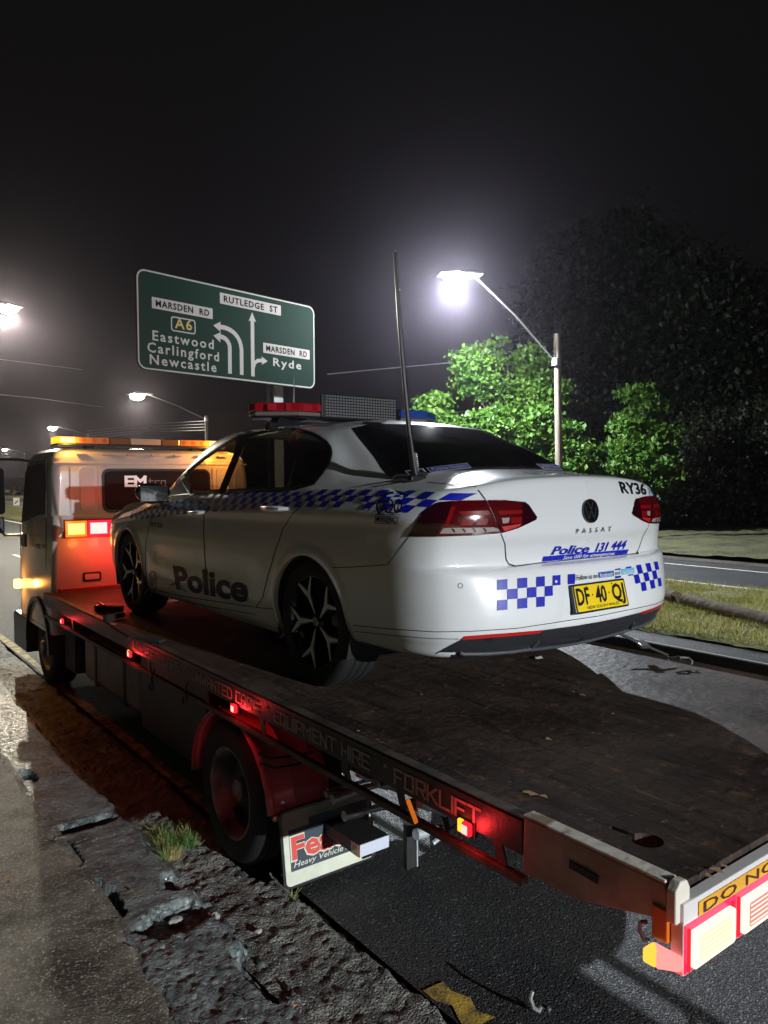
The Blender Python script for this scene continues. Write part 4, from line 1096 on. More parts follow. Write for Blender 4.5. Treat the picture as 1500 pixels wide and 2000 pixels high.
# red mudguards
for sx in (-1, 1):
    mb = MB(); s = (lambda x: x) if sx < 0 else (lambda x: -x)
    prof = []
    for i in range(15):
        a = math.radians(205 - 205 * i / 14); a = math.radians(190 - 190 * i / 14)
        prof.append((.425 - .47 * math.cos(math.radians(-8 + 190 * i / 14)), -.635 + .44 * math.sin(math.radians(-8 + 190 * i / 14))))
    prof = prof[1:]
    cols = [(-1.17, .0), (-1.155, -.012), (-1.14, -.012), (-1.125, 0), (-1.02, 0), (-1.012, -.006), (-1.004, 0), (-.88, 0), (-.80, 0)]
    n = len(cols)
    for (y, z) in prof:
        d = Vector((y - .425, z + .635)).normalized()
        for x, o_ in cols: mb.v.append((s(x), y - d.x * o_, z - d.y * o_))
    for k in range(len(prof) - 1):
        for i in range(n - 1): mb.f.append((k * n + i, k * n + i + 1, (k + 1) * n + i + 1, (k + 1) * n + i)); mb.m.append(0)
    o = mb.build('mudguard', M['redguard'], T, smooth=True, fixn=False); sm = o.modifiers.new('s', 'SOLIDIFY'); sm.thickness = .004; sm.offset = 0
    # mudflap
    yf = -.055
    TL = H(540, 1590, 1, yf); BL = H(545, 1722, 1, yf - .03)
    def FF(u, v, d): return (s(-1.118 + u), yf - .05 * v / .36 - d, -.595 - v)
    fl = MB().prism(rrect(0, .56, -.01, .365, .03, 5), FF, 0, .008).build('mudflap', M['black'], T)
    MB().prism(rrect(.014, .546, .0, .352, .025, 5), FF, .0082, .0095).build('mudflap_face', M['flap'], fl)
    u0 = .045; S = 1
    MB().prism([(u0, .085), (.53, .085), (.53, .285), (u0, .285)], FF, .0097, .0103).build('logo_panel', M['flapnavy'], fl)
    MB().prism([(u0 + .12, .05), (.53, .05), (.53, .0848), (u0 + .12, .0848)], FF, .0097, .0103).build('logo_panel', M['flapnavy'], fl)
    def TX(u0_, v0): return (lambda x, y, l: FF(u0_ + x, v0 - y, .0125 + l)) if sx < 0 else (lambda x, y, l: FF(.56 - u0_ - x, v0 - y, .0125 + l))
    put2d(MB(), text2d('Feath', .40, .118, bold=.05, spacing=.98), lambda x, y, l: TX(u0 + .002, .232)(x, y, -.001)).build('logo_outline', M['flap'], fl)
    put2d(MB(), text2d('Feath', .385, .11, bold=.028), TX(u0 + .01, .228)).build('logo_lettering', M['flapred'], fl)
    put2d(MB(), text2d('Heavy Vehicle Smash', .44, .028, bold=.006, shear=.3), TX(u0 + .015, .268)).build('small_lettering', M['flap'], fl)
    put2d(MB(), text2d('ou', .07, .03, bold=.01), TX(u0 + .17, .045)).build('small_lettering', pmat('green_grey_print', (.2, .26, .18), .6), fl)
    lr = MB().lathe([(0, -.012), (.016, -.008), (.018, .006)], (s(-1.135), -.06, -.605), 'y', 14).build('amber_reflector', M['amberlens'], T)
    mb = MB().bar((s(-1.12), -.03, -.59), (s(-.86), -.03, -.575), .012, .02); mb.bar((s(-1.10), -.03, -.6), (s(-1.06), -.03, -.55), .012, .05); mb.build('flap_bracket', M['rod'], T, bevel=.003)
# outrigger beam and the gear seen behind the wheel
bm_ = MB().box(-.865, -.685, -.395, .30, -.755, -.69).build('stabiliser_beam', M['chassis'], T, bevel=.003)
MB().box(-.863, -.687, -.3985, -.3955, -.752, -.693).build('white_reflector', pmat('white_reflective', (.55, .58, .68), .4), bm_)
MB().box(-.8685, -.8655, -.39, -.33, -.752, -.693).build('amber_reflector', M['amberlens'], bm_)
q = H(808, 1600, 1, -.45)
MB().box(q.x - .06, q.x, -.47, -.44, -.86, -.52).build('hanger_plate', M['chassis'], T, bevel=.003)
MB().box(q.x + .001, q.x + .01, -.472, -.44, -.86, -.5).build('plate_edge', M['rod'], T)
for (p0, p1, yy, r_) in (((636, 1552), (722, 1534), -.2, .012), ((650, 1562), (735, 1532), -.25, .018), ((672, 1594), (760, 1572), -.35, .018), ((845, 1648), (905, 1600), -.6, .008), ((812, 1630), (860, 1618), -.55, .02),
                     ((820, 1570), (870, 1590), -.7, .014), ((735, 1525), (790, 1545), -.35, .02), ((700, 1510), (740, 1530), -.3, .014), ((640, 1545), (770, 1510), -.1, .01)):
    a = H(*p0, 1, yy); b_ = H(*p1, 1, yy)
    rd = MB().tube([a, a.lerp(b_, .38), a.lerp(b_, .4), b_], [r_ * 1.4, r_ * 1.4, r_, r_], 10).build('hydraulic_rod', M['rod'], T, smooth=True)
for (pts, r_) in ((((745, 1530), (790, 1520), (840, 1555), (870, 1600), (880, 1640)), .014), (((800, 1540), (840, 1560), (868, 1580), (890, 1590)), .018), (((505, 1472), (530, 1482), (560, 1478), (610, 1470)), .007), (((508, 1492), (540, 1500), (575, 1494), (612, 1482)), .007),
                  (((690, 1500), (720, 1515), (750, 1512), (790, 1530)), .014)):
    MB().tube([H(*p_, 1, -.12 if pts[0][0] < 600 else -.55) for p_ in pts], r_, 8).build('hose', M['blackmatt'], T, smooth=True)
q = H(808, 1580, 1, -.55)
MB().prism([(0, 0), (.11, -.05), (.12, -.13), (.02, -.09)], lambda u, v, d: (q.x - .12 + u, -.6 + d, q.z + .06 + v), 0, .03).build('tilt_cylinder_mount', M['rod'], T, bevel=.004)
# tanks and boxes between the wheels
xt = -1.02
tk = MB().box(xt, -.55, 2.2, 3.65, -.68, -.30).build('fuel_tank', pmat('tank_grey', (.2, .17, .16), .45, .3, col2=(.12, .1, .1), vscale=3), T, bevel=.04)
for y in (2.55, 3.3): MB().box(xt - .006, -.54, y - .03, y + .03, -.687, -.294).build('tank_strap', M['chassis'], tk, bevel=.005)
MB().box(xt - .03, -.5, .95, 2.1, -.72, -.16).build('tool_box', M['railblack'], T, bevel=.012)
MB().box(xt, -.5, 3.95, 4.3, -.72, -.28).build('battery_box', M['chassis'], T, bevel=.01)
# tie-down hooks hanging by the tool box
for (px, py) in ((296, 1335), (361, 1362)):
    q = H(px, py, 0, -1.215); mb = MB()
    mb.tube([(q.x + .02, q.y, q.z + .09), (q.x, q.y, q.z + .03), (q.x - .003, q.y - .03, q.z), (q.x - .003, q.y - .028, q.z - .03), (q.x - .003, q.y, q.z - .048), (q.x - .003, q.y + .028, q.z - .03), (q.x - .003, q.y + .026, q.z - .005)], .007, 8)
    o = mb.build('chain_hook', M['hookdark'], smooth=True)
    tag(o, 'steel chain hook hanging from the truck side rail, ' + ('the one nearer the cab' if px < 300 else 'the one nearer the rear wheel'), 'hook', 'chain hooks on the truck side')
# hooks and bar slung below the rear of the tray
for i, (pts, lab) in enumerate(((((1040, 1936), (1036, 1950), (1042, 1968), (1053, 1975), (1056, 1966)), 'bright steel hook hanging lowest at the bottom picture edge, leftmost'), (((1072, 1968), (1076, 1990), (1088, 2004), (1096, 1996)), 'bright steel hook at the bottom picture edge, right of another hook'))):
    MBt = MB().tube([H(*p_, 1, -1.4) for p_ in pts], .008, 8).build('chain_hook', pmat('bright_steel', (.7, .72, .7), .3, .8), smooth=True)
    tag(MBt, lab, 'hook', 'hooks on the underlift bar')
mb = MB().tube([H(*p_, 1, -2.1) for p_ in ((1262, 1800), (1250, 1802), (1250, 1818), (1258, 1834), (1266, 1836))], .006, 8)
tag(mb.build('chain_hook', M['galv'], smooth=True), 'small dark hook hanging beside the tail board of the tray', 'hook')

# ------------------------------------------------------------------ police sedan
CAR = empty('police_car', (0, .9, 0)); tag(CAR, 'white police sedan with blue chequered bands, strapped on the tow truck tray', 'police car')
M['white'] = pmat('car_white_paint', (.78, .79, .80), .32, coat=1., rvar=.03, vscale=2)
M['gloss'] = pmat('gloss_black_trim', (.006, .006, .007), .12, coat=.5)
M['satin'] = pmat('satin_dark_plastic', (.03, .032, .036), .42)
M['satingrey'] = pmat('satin_grey_trim', (.09, .095, .105), .35, .3)
M['glassdark'] = glassmat('tinted_car_glass', (.16, .15, .13))
M['glasslight'] = glassmat('front_door_glass', (.75, .68, .5))
M['rearglass'] = glassmat('rear_window_glass', (.05, .055, .055), .06)
M['blue'] = pmat('chequer_blue', (.006, .012, .40), .4, coat=.3)
M['navy'] = pmat('navy_lettering', (.004, .006, .06), .5, spec=.2)
M['decalwhite'] = pmat('decal_white', (.72, .73, .74), .35, coat=.5)
M['lampred'] = pmat('tail_lamp_red', (.085, .001, .003), .12, coat=1.)
M['lampdark'] = pmat('tail_lamp_smoked', (.022, .001, .004), .1, coat=1.)
M['lampbright'] = pmat('tail_lamp_bright_red', (.24, .004, .005), .15, coat=1.)
M['lampclear'] = pmat('tail_lamp_clear', (.36, .31, .30), .2, coat=1.)
M['reflred'] = pmat('red_reflector', (.55, .02, .02), .3, coat=1.)
M['gap'] = pmat('panel_gap', (.012, .012, .012), .8)
M['seat'] = pmat('seat_fabric', (.03, .028, .026), .8)
M['chrome'] = pmat('chrome', (.6, .6, .6), .12, 1.)


def pchip(x, y, xq):
    x = np.asarray(x, float); y = np.asarray(y, float); h = np.diff(x)
    d = np.diff(y, axis=0) / h[:, None]; m = np.zeros_like(y)
    w1 = 2 * h[1:] + h[:-1]; w2 = h[1:] + 2 * h[:-1]
    a, b_ = d[:-1], d[1:]
    with np.errstate(divide='ignore', invalid='ignore'):
        hm = (w1 + w2)[:, None] / (w1[:, None] / a + w2[:, None] / b_)
    av = (a * h[1:][:, None] + b_ * h[:-1][:, None]) / (h[1:] + h[:-1])[:, None]
    m[1:-1] = np.where(a * b_ > 0, np.where(np.abs(hm) < np.abs(av) * 3, .5 * hm + .5 * av, av), 0 * av + av * .35)
    m[0] = d[0]; m[-1] = d[-1]
    k = np.clip(np.searchsorted(x, xq) - 1, 0, len(x) - 2); t = (xq - x[k]) / h[k]; t = t[:, None]; hh = h[k][:, None]
    return (y[k] * (1 + 2 * t) * (1 - t) ** 2 + m[k] * hh * t * (1 - t) ** 2 + y[k + 1] * t * t * (3 - 2 * t) + m[k + 1] * hh * t * t * (t - 1))


ZS = [.20, .25, .33, .39, .47, .58, .668, .70, .765, .835, .885, .935, .980, 1.00]
OF = [.09, .05, .03, .014, .006, 0, 0, .001, .005, .012, .008, .030, .058, .083]
RC = [(-1.01, .285), (-1.05, .305), (-1.08, .345), (-1.124, .41), (-1.130, .48), (-1.112, .60), (-1.090, .670), (-1.040, .69), (-1.052, .76), (-1.074, .83), (-1.068, .92), (-1.052, 1.01), (-1.036, 1.07), (-.985, 1.088)]
FC = [(3.45, .2), (3.56, .25), (3.62, .33), (3.64, .39), (3.64, .47), (3.63, .55), (3.62, .62), (3.60, .67), (3.58, .71), (3.54, .75), (3.50, .78), (3.42, .80), (3.25, .83), (3.0, .875)]
cols = []   # (kind, xp, dy, w)
for xp, dy, w in ((0, 0, 0), (.28, .012, 0), (.52, .045, 0), (.70, .098, .22), (.815, .17, .6), (.872, .285, .93)): cols.append(('r', xp, dy, w))
SY = [(-.55, .895), (-.3, .905), (0, .912), (.3, .913), (.7, .912), (1.2, .912), (1.7, .912), (2.2, .908), (2.5, .905), (2.79, .90), (3.1, .897), (3.33, .87)]
for y, w_ in SY: cols.append(('s', y, w_, 1))
for xp, dy, w in ((.79, -.13, .6), (.62, -.05, .2), (.3, -.012, 0), (0, 0, 0)): cols.append(('f', xp, dy, w))
R14 = [(0, -.64, 1.118), (.28, -.63, 1.115), (.50, -.585, 1.104), (.615, -.50, 1.088), (.685, -.40, 1.072), (.735, -.27, 1.055), (.765, -.12, 1.04), (.785, .02, 1.03), (.80, .18, 1.022), (.808, .40, 1.012), (.812, .75, 1.0),
       (.812, 1.2, .985), (.81, 1.65, .972), (.80, 2.1, .958), (.785, 2.33, .93), (.74, 2.48, .91), (.62, 2.58, .925), (.45, 2.65, .945), (.32, 2.68, .955), (.2, 2.695, .96), (.1, 2.70, .963), (0, 2.70, .965)]
R16 = [(0, .16, 1.398), (.25, .15, 1.392), (.42, .12, 1.38), (.50, .10, 1.366), (.545, .13, 1.356), (.572, .20, 1.352), (.588, .29, 1.352), (.598, .38, 1.357), (.602, .5, 1.364), (.607, .62, 1.371), (.61, .8, 1.379),
       (.612, 1.1, 1.386), (.61, 1.4, 1.384), (.60, 1.62, 1.37), (.585, 1.75, 1.356), (.55, 1.84, 1.35), (.45, 1.90, 1.365), (.33, 1.93, 1.378), (.22, 1.94, 1.385), (.15, 1.943, 1.388), (.07, 1.945, 1.39), (0, 1.945, 1.39)]
NL = 20
CP = np.zeros((NL, len(cols), 3))
for c, (k, a, b_, w) in enumerate(cols):
    for l in range(14):
        if k == 'r':
            ry, rz = RC[l]; ry += (1 - min(1, abs(a) / .7)) * 0; zc = rz - (.04 * (a / .7) ** 2 if l >= 11 else 0) * (1 - w)
            zs_ = (.28, .30, .345)[l] if l < 3 else ZS[l]
            CP[l, c] = (a - OF[l] * (.35 + .65 * w) * (1.25 if l >= 12 else 1), (1 - w) * ry + w * (-1.088 + OF[l]) + b_, (1 - w) * zc + w * zs_)
        elif k == 's':
            zz = ZS[l]; f = np.interp(a, [-.6, -.2, .3, 1.2, 2.2, 2.5, 2.79, 3.1, 3.4], [.03, .025, .01, -.01, -.03, -.09, -.15, -.2, -.27])
            if a < -.2 and l < 3: zz = (.28, .30, .345)[l]
            if zz > .6: zz += f * (zz - .6) / .4
            CP[l, c] = (b_ - OF[l], a, zz)
            if l == 13 and a > 2.3: CP[l, c, 0] -= .05
        else:
            ry, rz = FC[l]; CP[l, c] = (a - OF[l] * (.25 + .75 * w), (1 - w) * ry + w * (3.62 - OF[l]) + b_, rz)
    if k == 'r' and w > .1:
        CP[13, c] = CP[12, c] * .82 + np.array(R14[c]) * .18 + np.array([0, 0, .004])
    CP[14, c] = R14[c]
    CP[16, c] = R16[c]
    bulge = np.array([.022, 0, .0]) if k == 's' else np.array([0, 0, .012])
    if k == 'r' and w > .1: bulge = np.array([-.012, 0, -.016])
    CP[15, c] = (CP[14, c] + CP[16, c]) / 2 + bulge
    x6, y6, z6 = R16[c]; yc = min(max(y6, .5), 1.55); zr = 1.452 - .045 * ((yc - .95) / .9) ** 2
    for l, q in ((17, .22), (18, .6), (19, 1.)): CP[l, c] = (x6 * (1 - q), y6 + (yc - y6) * q, z6 + (zr - z6) * (1 - (1 - q) ** 2))
lv = np.array([0, 1, 2, 3, 4, 5, 6, 7, 8, 9, 10, 11, 12, 13, 14, 15, 16, 17, 18, 19], float)
sub = [4, 4, 5, 5, 6, 6, 5, 6, 6, 6, 6, 5, 5, 22, 16, 16, 8, 10, 8]
lq = np.concatenate([lv[i] + np.arange(sub[i]) / sub[i] for i in range(19)] + [[19.]])
row_of = {i: int(sum(sub[:i])) for i in range(20)}
cu = np.concatenate([[0], np.cumsum(np.linalg.norm(np.diff(CP[6], axis=0), axis=1))])
csub = [max(4, int((cu[i + 1] - cu[i]) / .018)) for i in range(len(cols) - 1)]
cq = np.concatenate([cu[i] + (cu[i + 1] - cu[i]) * np.arange(csub[i]) / csub[i] for i in range(len(cols) - 1)] + [[cu[-1]]])
col_of = {i: int(sum(csub[:i])) for i in range(len(cols))}
G = pchip(lv, CP.reshape(NL, -1), lq).reshape(len(lq), len(cols), 3)
G = np.stack([pchip(cu, G[i], cq) for i in range(len(lq))])
G[:, 0, 0] = 0; G[:, -1, 0] = 0


def sstep(a, b_, x):
    t = np.clip((x - a) / (b_ - a), 0, 1); return t * t * (3 - 2 * t)


# number plate recess in the rear bumper, hollow behind the wheel arches' lips
X, Y, Z = G[..., 0], G[..., 1], G[..., 2]
rec = sstep(.40, .44, Z) * (1 - sstep(.585, .625, Z)) * (1 - sstep(.235, .275, X + (Z - .5) * .35)) * (Y < -.9)
G[..., 1] += .008 * rec
for yc_ in (0, 2.791):      # flared lip round each wheel arch
    d = np.hypot(Y - yc_, Z - .333)
    G[..., 0] += (X > .8) * (.006 * (1 - sstep(.385, .41, d)))
# door skin hollow above the sill
G[..., 0] -= (X > .8) * .012 * np.exp(-((Z - .52) / .07) ** 2) * sstep(.45, .7, Y) * (1 - sstep(2.1, 2.3, Y))
nr, nc = G.shape[:2]


def body_mesh(Gs):
    V = []; F = []
    Vr = Gs.reshape(-1, 3); Vl = Vr * np.array([-1, 1, 1])
    V = np.concatenate([Vr, Vl])
    i = (np.arange(nr - 1)[:, None] * nc + np.arange(nc - 1)[None, :])
    Fr = np.stack([i, i + nc, i + nc + 1, i + 1], -1).reshape(-1, 4)
    Fl = np.stack([i, i + 1, i + nc + 1, i + nc], -1).reshape(-1, 4) + nr * nc
    return V, np.concatenate([Fr, Fl])


BV, BF = body_mesh(G)
rc = np.tile(np.stack(np.meshgrid(np.arange(nr - 1), np.arange(nc - 1), indexing='ij'), -1).reshape(-1, 2), (2, 1))
BVH = BVHTree.FromPolygons([tuple(v) for v in BV], [tuple(f) for f in BF])


def BH(px, py):
    """point and normal where a sight line meets the car body"""
    d = (_f + _r * ((px - 750) / FPX) - _u * ((py - 1000) / FPX)).normalized()
    h = BVH.ray_cast(CAMP, d)
    if h[0] is None:
        p = CAMP + d * 4.2
        h = BVH.find_nearest(p)
        # slide along the ray to its closest approach
        for _ in range(12):
            t_ = (h[0] - CAMP).dot(d); h = BVH.find_nearest(CAMP + d * t_)
    n_ = h[1]
    if n_.dot(d) > 0: n_ = -n_
    return h[0], n_


def inpoly(P, poly):
    x, y = P[:, 0], P[:, 1]; c = np.zeros(len(P), bool); n_ = len(poly)
    for i in range(n_):
        x0, y0 = poly[i]; x1, y1 = poly[(i + 1) % n_]
        if y0 == y1: continue
        c ^= ((y0 > y) != (y1 > y)) & (x < (x1 - x0) * (y - y0) / (y1 - y0) + x0)
    return c


def shrink(poly, d):
    """move each edge of a clockwise/anticlockwise polygon inwards by d"""
    n_ = len(poly); A_ = sum(poly[i][0] * poly[(i + 1) % n_][1] - poly[(i + 1) % n_][0] * poly[i][1] for i in range(n_)); s_ = 1 if A_ > 0 else -1
    out = []
    for i in range(n_):
        p0, p1, p2 = Vector(poly[i - 1]), Vector(poly[i]), Vector(poly[(i + 1) % n_])
        a_ = (p1 - p0).normalized(); b2 = (p2 - p1).normalized()
        n1 = Vector((-a_.y, a_.x)) * s_; n2 = Vector((-b2.y, b2.x)) * s_; m_ = (n1 + n2)
        m_ = m_ / max(.35, m_.length) if m_.length > 0 else n1
        k_ = d / max(.5, m_.normalized().dot(n1)); q = p1 + m_.normalized() * k_
        out.append((q.x, q.y))
    return out


def smoothpoly(pts, it=2, closed=True):
    """Chaikin corner rounding"""
    for _ in range(it):
        out = []; n_ = len(pts)
        for i in range(n_ if closed else n_ - 1):
            a_, b2 = pts[i], pts[(i + 1) % n_]
            out += [(a_[0] * .75 + b2[0] * .25, a_[1] * .75 + b2[1] * .25), (a_[0] * .25 + b2[0] * .75, a_[1] * .25 + b2[1] * .75)]
        if not closed: out = [pts[0]] + out + [pts[-1]]
        pts = out
    return pts


def cut_poly(poly, step):
    bm = bmesh.new(); bm.faces.new([bm.verts.new((x, y, 0)) for x, y in poly])
    xs_ = [p_[0] for p_ in poly]; ys_ = [p_[1] for p_ in poly]
    for ax, lo, hi in ((0, min(xs_), max(xs_)), (1, min(ys_), max(ys_))):
        k_ = lo + step
        while k_ < hi - 1e-6:
            co = (k_, 0, 0) if ax == 0 else (0, k_, 0); no = (1, 0, 0) if ax == 0 else (0, 1, 0)
            bmesh.ops.bisect_plane(bm, geom=bm.verts[:] + bm.edges[:] + bm.faces[:], plane_co=co, plane_no=no); k_ += step
    bmesh.ops.triangulate(bm, faces=bm.faces[:])
    bm.verts.index_update()
    V_ = [(v.co.x, v.co.y) for v in bm.verts]; F_ = [tuple(v.index for v in f.verts) for f in bm.faces]; bm.free()
    return V_, F_


def grid_split(V_, F_, step):
    bm = bmesh.new(); vv = [bm.verts.new((x, y, 0)) for x, y in V_]
    for f in F_:
        try: bm.faces.new([vv[i] for i in f])
        except ValueError: pass
    xs_ = [p_[0] for p_ in V_]; ys_ = [p_[1] for p_ in V_]
    for ax, lo, hi in ((0, min(xs_), max(xs_)), (1, min(ys_), max(ys_))):
        k_ = math.floor(lo / step) * step + step
        while k_ < hi - 1e-6:
            co = (k_, 0, 0) if ax == 0 else (0, k_, 0); no = (1, 0, 0) if ax == 0 else (0, 1, 0)
            bmesh.ops.bisect_plane(bm, geom=bm.verts[:] + bm.edges[:] + bm.faces[:], plane_co=co, plane_no=no); k_ += step
    bm.verts.index_update()
    out = [(v.co.x, v.co.y) for v in bm.verts], [tuple(v.index for v in f.verts) for f in bm.faces]; bm.free()
    return out


def cast_patch(name, VF, mat, parent, off=.003, mirror=False, smooth=True, both=False, thick=0., subdiv=0):
    """flat picture-plane outline laid onto the car body skin"""
    V_, F_ = VF; mb = MB(); P_ = []
    if subdiv: V_, F_ = grid_split(V_, F_, subdiv)
    for x, y in V_:
        p_, n_ = BH(x, y); q = p_ + n_ * off; P_.append((q.x, q.y, q.z))
    if not (mirror and not both): mb.add(P_, F_)
    if mirror: mb.add([(-x, y, z) for x, y, z in P_], [f[::-1] for f in F_])
    o = mb.build(name, mat, parent, smooth=smooth, auto=60, fixn=False)
    if thick:
        s_ = o.modifiers.new('s', 'SOLIDIFY'); s_.thickness = thick; s_.offset = 0
    return o


def ribbon(pts, w):
    V_ = []; F_ = []; P_ = [Vector(p_) for p_ in pts]
    Q_ = [P_[0]]
    for a_, b2 in zip(P_[:-1], P_[1:]):
        k_ = max(1, int((b2 - a_).length / 9))
        for i in range(1, k_ + 1): Q_.append(a_.lerp(b2, i / k_))
    for i, p_ in enumerate(Q_):
        t_ = (Q_[min(i + 1, len(Q_) - 1)] - Q_[max(i - 1, 0)]).normalized(); s_ = Vector((-t_.y, t_.x)) * w / 2
        V_ += [tuple(p_ + s_), tuple(p_ - s_)]
    F_ = [(2 * i, 2 * i + 1, 2 * i + 3, 2 * i + 2) for i in range(len(Q_) - 1)]
    return V_, F_


def quadmap(vf, TL, TR, BR, BL, w, h):
    g = homog([(0, h), (w, h), (w, 0), (0, 0)], [TL, TR, BR, BL])
    return [g(v[0], v[1]) for v in vf[0]], vf[1]


def topx(V):   # project world points to photo pixels
    d = V - np.array(CAMP); z = d @ np.array(_f)
    return np.stack([750 + FPX * (d @ np.array(_r)) / z, 1000 - FPX * (d @ np.array(_u)) / z], 1), z


# ---- which faces stay body, and which openings are cut
SIDEWIN = smoothpoly([(312, 973), (352, 966), (470, 961), (606, 958), (640, 915), (651, 890), (646, 868), (620, 848), (585, 838), (545, 833), (500, 836), (455, 855), (410, 884), (352, 930)], 1)
inner = shrink(SIDEWIN, 5)
cen = BV[BF].mean(1)
left = cen[:, 0] < 0
cm = cen.copy(); cm[:, 0] = -np.abs(cm[:, 0])
pxc, _z = topx(cm)
kill = inpoly(pxc, shrink(SIDEWIN, 3)) & (cm[:, 0] < -.55) & (cm[:, 2] > .93)
for yc_ in (0, 2.791):
    kill |= (np.hypot(cen[:, 1] - yc_, cen[:, 2] - .333) < .352) & (np.abs(cen[:, 0]) > .62)
kill |= (cen[:, 2] < .20)
r_, c_ = rc[:, 0], rc[:, 1]
rearw = (r_ >= row_of[14] + 1) & (r_ < row_of[16] - 1) & (c_ < col_of[4] - 2)
frontw = (r_ >= row_of[14] + 1) & (r_ < row_of[16]) & (c_ >= col_of[15] - 1)
V2 = BV.copy()
for yc_ in (0, 2.791):   # pull the cut edge onto a true circle
    d = np.hypot(V2[:, 1] - yc_, V2[:, 2] - .333); k_ = (d > .335) & (d < .366) & (np.abs(V2[:, 0]) > .7) 
    kk = BF[~kill].ravel(); ku = np.zeros(len(V2), bool); ku[BF[kill].ravel()] = True; kb = np.zeros(len(V2), bool); kb[kk] = True
    e = k_ & ku & kb
    V2[e, 1] = yc_ + (V2[e, 1] - yc_) / d[e] * .352; V2[e, 2] = .333 + (V2[e, 2] - .333) / d[e] * .352
CL = np.array(CAR.location)
keep = ~(kill | rearw | frontw)


def submesh(name, mask, mat, parent, Vs=None, smooth=True):
    Vs = V2 if Vs is None else Vs
    F_ = BF[mask]; used, inv = np.unique(F_.ravel(), return_inverse=True)
    o = np_mesh(name, Vs[used] - np.array(wloc(parent)), inv.reshape(-1, 4), mat, parent, smooth)
    me = o.data; bm = bmesh.new(); bm.from_mesh(me); bmesh.ops.remove_doubles(bm, verts=bm.verts, dist=2e-5); bmesh.ops.recalc_face_normals(bm, faces=bm.faces); bm.to_mesh(me); bm.free()
    me.polygons.foreach_set('use_smooth', np.full(len(me.polygons), smooth))
    try: me.set_sharp_from_angle(angle=math.radians(50))
    except Exception: pass
    return o


xa = np.abs(cen[:, 0])
diff = keep & (cen[:, 1] < -.86) & (cen[:, 2] < .395) & (xa < .735)
body = submesh('body_shell', keep & ~diff, M['white'], CAR)
submesh('diffuser_panel', diff, M['satin'], CAR)
rw = submesh('rear_window', rearw, M['rearglass'], CAR)
ww = submesh('windscreen', frontw, M['glasslight'], CAR)
# black frit and trims round the glass
def region(name, mask, mat, parent, off):
    vn = np.zeros_like(V2); F_ = BF[mask]; nn_ = np.cross(V2[F_[:, 2]] - V2[F_[:, 0]], V2[F_[:, 3]] - V2[F_[:, 1]])
    for j in range(4): np.add.at(vn, F_[:, j], nn_)
    l_ = np.linalg.norm(vn, axis=1); l_[l_ == 0] = 1; vn /= l_[:, None]
    c0 = np.array([0, 1, .6]); s_ = np.sign(((V2 - c0) * vn).sum(1)); s_[s_ == 0] = 1
    return submesh(name, mask, mat, parent, V2 + vn * s_[:, None] * off)
frit = (((r_ >= row_of[14]) & (r_ < row_of[14] + 2)) | ((r_ >= row_of[16] - 2) & (r_ < row_of[16] - 1))) & (c_ < col_of[4] - 1) | ((c_ >= col_of[4] - 4) & (c_ < col_of[4] - 1) & (r_ >= row_of[14]) & (r_ < row_of[16] - 1))
region('window_frit', frit, M['gloss'], rw, .0015)

# side windows: trim ring, glass, pillar covers
def ring_patch(outer, inner_):
    n_ = len(outer); V_ = list(outer) + list(inner_)
    return V_, [(i, (i + 1) % n_, n_ + (i + 1) % n_, n_ + i) for i in range(n_)]
trim = empty('side_windows', CAR.location, CAR); trim.location = (0, 0, 0); trim.name = 'side_window_set'
for mir in (False, True):
    so = cast_patch('window_trim', ring_patch(SIDEWIN, shrink(SIDEWIN, 7)), M['gloss'], trim, .004, mirror=mir)
    ch = ribbon(SIDEWIN[:] + SIDEWIN[:1], 1.6)
    cast_patch('bright_trim', ch, M['satingrey'], trim, .0055, mirror=mir)
    xB = 430
    frontpoly = [(x, y) for x, y in [(318, 971), (352, 966), (427, 963), (463, 880), (468, 850), (455, 858), (412, 887), (356, 931)]]
    rearpoly = smoothpoly([(437, 963), (470, 961), (606, 958), (640, 915), (649, 890), (645, 869), (620, 850), (585, 840), (545, 835), (500, 838), (476, 846), (470, 880)], 1)
    cast_patch('front_door_glass', cut_poly(frontpoly, 20), M['glasslight'], trim, -.002, mirror=mir)
    cast_patch('rear_door_glass', cut_poly(rearpoly, 20), M['glassdark'], trim, -.002, mirror=mir)
    cast_patch('pillar_cover', cut_poly([(426, 964), (441, 964), (475, 878), (484, 838), (462, 846), (460, 880)], 14), M['gloss'], trim, .0042, mirror=mir)
    cast_patch('quarter_divider', cut_poly([(557, 960), (562, 960), (580, 897), (577, 897)], 12), M['satingrey'], trim, .001, mirror=mir)
    cast_patch('mirror_triangle', cut_poly([(316, 973), (345, 968), (357, 929), (349, 936)], 14), M['gloss'], trim, .003, mirror=mir)

